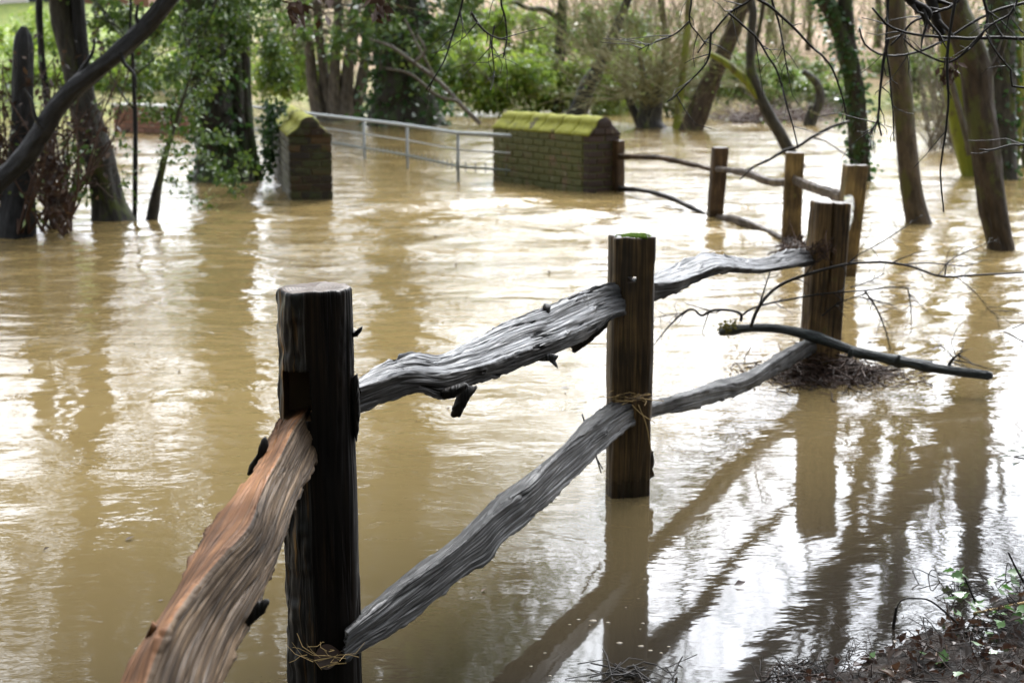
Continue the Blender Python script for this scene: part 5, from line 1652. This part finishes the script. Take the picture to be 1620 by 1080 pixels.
stick('long dark forked stick lying low across the bank edge', [(1355, 1013), (1385, 1020), (1430, 1036), (1480, 1046), (1525, 1048), (1560, 1032), (1612, 1005), (1660, 985)], [3.30, 3.3, 3.3, 3.3, 3.32, 3.36, 3.42, 3.45], .0048, .004)
stick('black bramble stem arching over the bank and down to the frame edge', [(1418, 962), (1428, 948), (1450, 946), (1472, 950), (1500, 972), (1528, 1000), (1550, 1035), (1562, 1075), (1568, 1110)], 3.28, .0016, .0046)
stick('pale straw coloured cane lying over the ivy leaves', [(1540, 970), (1580, 962), (1625, 952), (1700, 938)], 3.42, .0035, .004, 'straw')
stick('short dark stake standing in the shallow water by the bank', [(1411, 1032), (1413, 995), (1418, 960)], 3.33, .0045, .0035)
stick('thick black stick pointing out of the water at the lower frame edge', [(1104, 1083), (1116, 1068), (1131, 1049)], 3.16, .0065, .0045)
stick('curved stick lying along the bottom of the frame', [(1420, 1080), (1470, 1066), (1520, 1062), (1560, 1070)], 3.17, .004, .003)
stick('black stick tip entering from the right over bright water', [(1596, 840), (1615, 844), (1660, 848), (1720, 850)], 4.3, .005, .012)
stick('upright dark reed among the ivy at the right edge', [(1595, 873), (1608, 900), (1622, 925), (1640, 960)], 3.5, .0022, .003)
stick('thin dark twig rising beside the leafy ivy', [(1526, 912), (1538, 940), (1548, 962)], 3.45, .0022, .003)


def big_leaf(parent, c, L, ang, tilt, mat, name='leaf', lobes=False):
    n = 14
    t = np.linspace(0, 1, n)
    wd = np.sin(np.pi * t ** .75) * .42 * (1 + (.28 * np.cos(t * 5 * math.pi) if lobes else 0))
    if lobes: wd = np.maximum(wd, 0.02)
    l = np.stack([t, wd, .14 * wd + -.12 * t * t], -1)
    r = np.stack([t, -wd, .14 * wd + -.12 * t * t], -1)
    mid = np.stack([t, 0 * t, -.12 * t * t], -1)
    V = np.stack([l, mid, r], 1) * L
    ca, sa = math.cos(ang), math.sin(ang)
    ct, st2 = math.cos(tilt), math.sin(tilt)
    Rz = np.array([[ca, -sa, 0], [sa, ca, 0], [0, 0, 1]]); Rx = np.array([[1, 0, 0], [0, ct, -st2], [0, st2, ct]])
    V = V @ (Rz @ Rx).T + c
    i = np.arange(n - 1)[:, None] * 3
    q = np.concatenate([np.stack([i[:, 0], i[:, 0] + 1, i[:, 0] + 4, i[:, 0] + 3], -1), np.stack([i[:, 0] + 1, i[:, 0] + 2, i[:, 0] + 5, i[:, 0] + 4], -1)])
    mb = MB().add(V.reshape(-1, 3), q=q)
    return mb.build(name, mat, parent)


wl_ = big_leaf(None, at(497, 1040, 2.665), .06, .25, 1.25, M['dead_leaf'], name='withered_leaf')
tag(wl_, 'withered brown leaf pressed to the foot of the near post', 'leaf')
ivyp = thing('ivy_plant', at(1550, 950, 3.5), 'glossy green ivy leaves growing over the twigs on the bank', 'plant')
for (x, y, L, Yd) in [(1484, 1050, .042, 3.25), (1501, 1038, .03, 3.27), (1396, 1056, .025, 3.2), (1384, 1038, .022, 3.25), (1455, 1030, .03, 3.28), (1520, 1062, .026, 3.2), (1545, 1020, .026, 3.3), (1512, 948, .034, 3.44), (1525, 925, .03, 3.5), (1560, 945, .036, 3.44), (1582, 938, .032, 3.48),
                      (1600, 920, .04, 3.5), (1590, 910, .036, 3.5), (1612, 940, .034, 3.46), (1570, 965, .028, 3.4), (1548, 972, .026, 3.4), (1605, 965, .034, 3.42), (1572, 920, .026, 3.5), (1510, 970, .028, 3.42), (1590, 990, .026, 3.38), (1560, 1002, .026, 3.36), (1615, 905, .036, 3.52), (1536, 956, .028, 3.44), (1622, 975, .036, 3.42), (1578, 1030, .022, 3.3)] + [(rng.uniform(1500, 1640), rng.uniform(900, 985), rng.uniform(.02, .036), 0) for _ in range(26)]:
    big_leaf(ivyp, onbank(x, y, rng.uniform(.015, .05)), L, rng.uniform(0, 6.28), rng.uniform(-.9, .9), M['bank_leaf'], lobes=True)
mb = MB()
for k in range(26):
    a = onbank(rng.uniform(1480, 1640), rng.uniform(905, 1010), .01)
    tube(mb, [a, a + [rng.normal() * .03, rng.normal() * .03, .02], a + [rng.normal() * .06, rng.normal() * .05, -.03]], .0014, sides=5, n=10)
tag(mb.build('runners', M['twig'], ivyp), kind='stuff')

hs = thing('holly_sprig', at(1620, 722, 3.9), 'dark glossy holly sprig poking in from the right edge', 'sprig')
for (x, y, a) in ((1590, 722, 3.0), (1604, 716, 2.2), (1606, 730, 3.8), (1618, 722, 2.8), (1622, 712, 1.9)):
    big_leaf(hs, at(x + 10, y, 3.9), .042, a, .4, M['holly'], lobes=True)
mb = MB(); tube(mb, [at(1604, 722, 3.9), at(1650, 726, 3.9), at(1760, 700, 3.95), at(1900, 640, 4.1)], [.002, .003, .004, .008], sides=6, n=20); mb.build('stem', M['twig'], hs)

# bubbles and specks drifting on the calm water
mb = MB()
rng = np.random.default_rng(8)
for (x, y, s) in [(915, 979, 7), (938, 981, 10), (962, 984, 8), (980, 1016, 9), (1014, 1021, 8), (1029, 1028, 8), (1058, 1022, 6), (1046, 1032, 6), (1010, 946, 5), (1017, 985, 6), (901, 987, 6), (933, 988, 4), (840, 1053, 7), (862, 1032, 6), (870, 1068, 5), (1013, 994, 4), (990, 960, 4), (1020, 915, 5)]:
    c = onz(x, y, .001); r = s * rng.uniform(.28, .45) * pxm(c[1])
    a = np.linspace(0, 2 * math.pi, 10, endpoint=False)
    V = np.array([[c + [math.cos(t) * r * f * 1.5, math.sin(t) * r * f * .9, h * r * .5] for t in a] for f, h in ((1, -.1), (.8, .3), (.3, .45))])
    rings(mb, V, cap0=False)
for k in range(150):
    x, y = rng.uniform(-3.2, 3.2), rng.uniform(3.4, 13)
    if bank_s(x, y) > -.05: continue
    leaves(mb, np.array([[x, y, .004]]), .018 if rng.random() < .8 else .035, rng, droop=0, m=1, D=np.array([[rng.normal() * 2, rng.normal() * 2, 0]]))
tag(mb.build('bubbles', [M['foam'], M['dead_leaf']], None), 'small pale bubbles and drifting leaf specks on the water', kind='stuff')
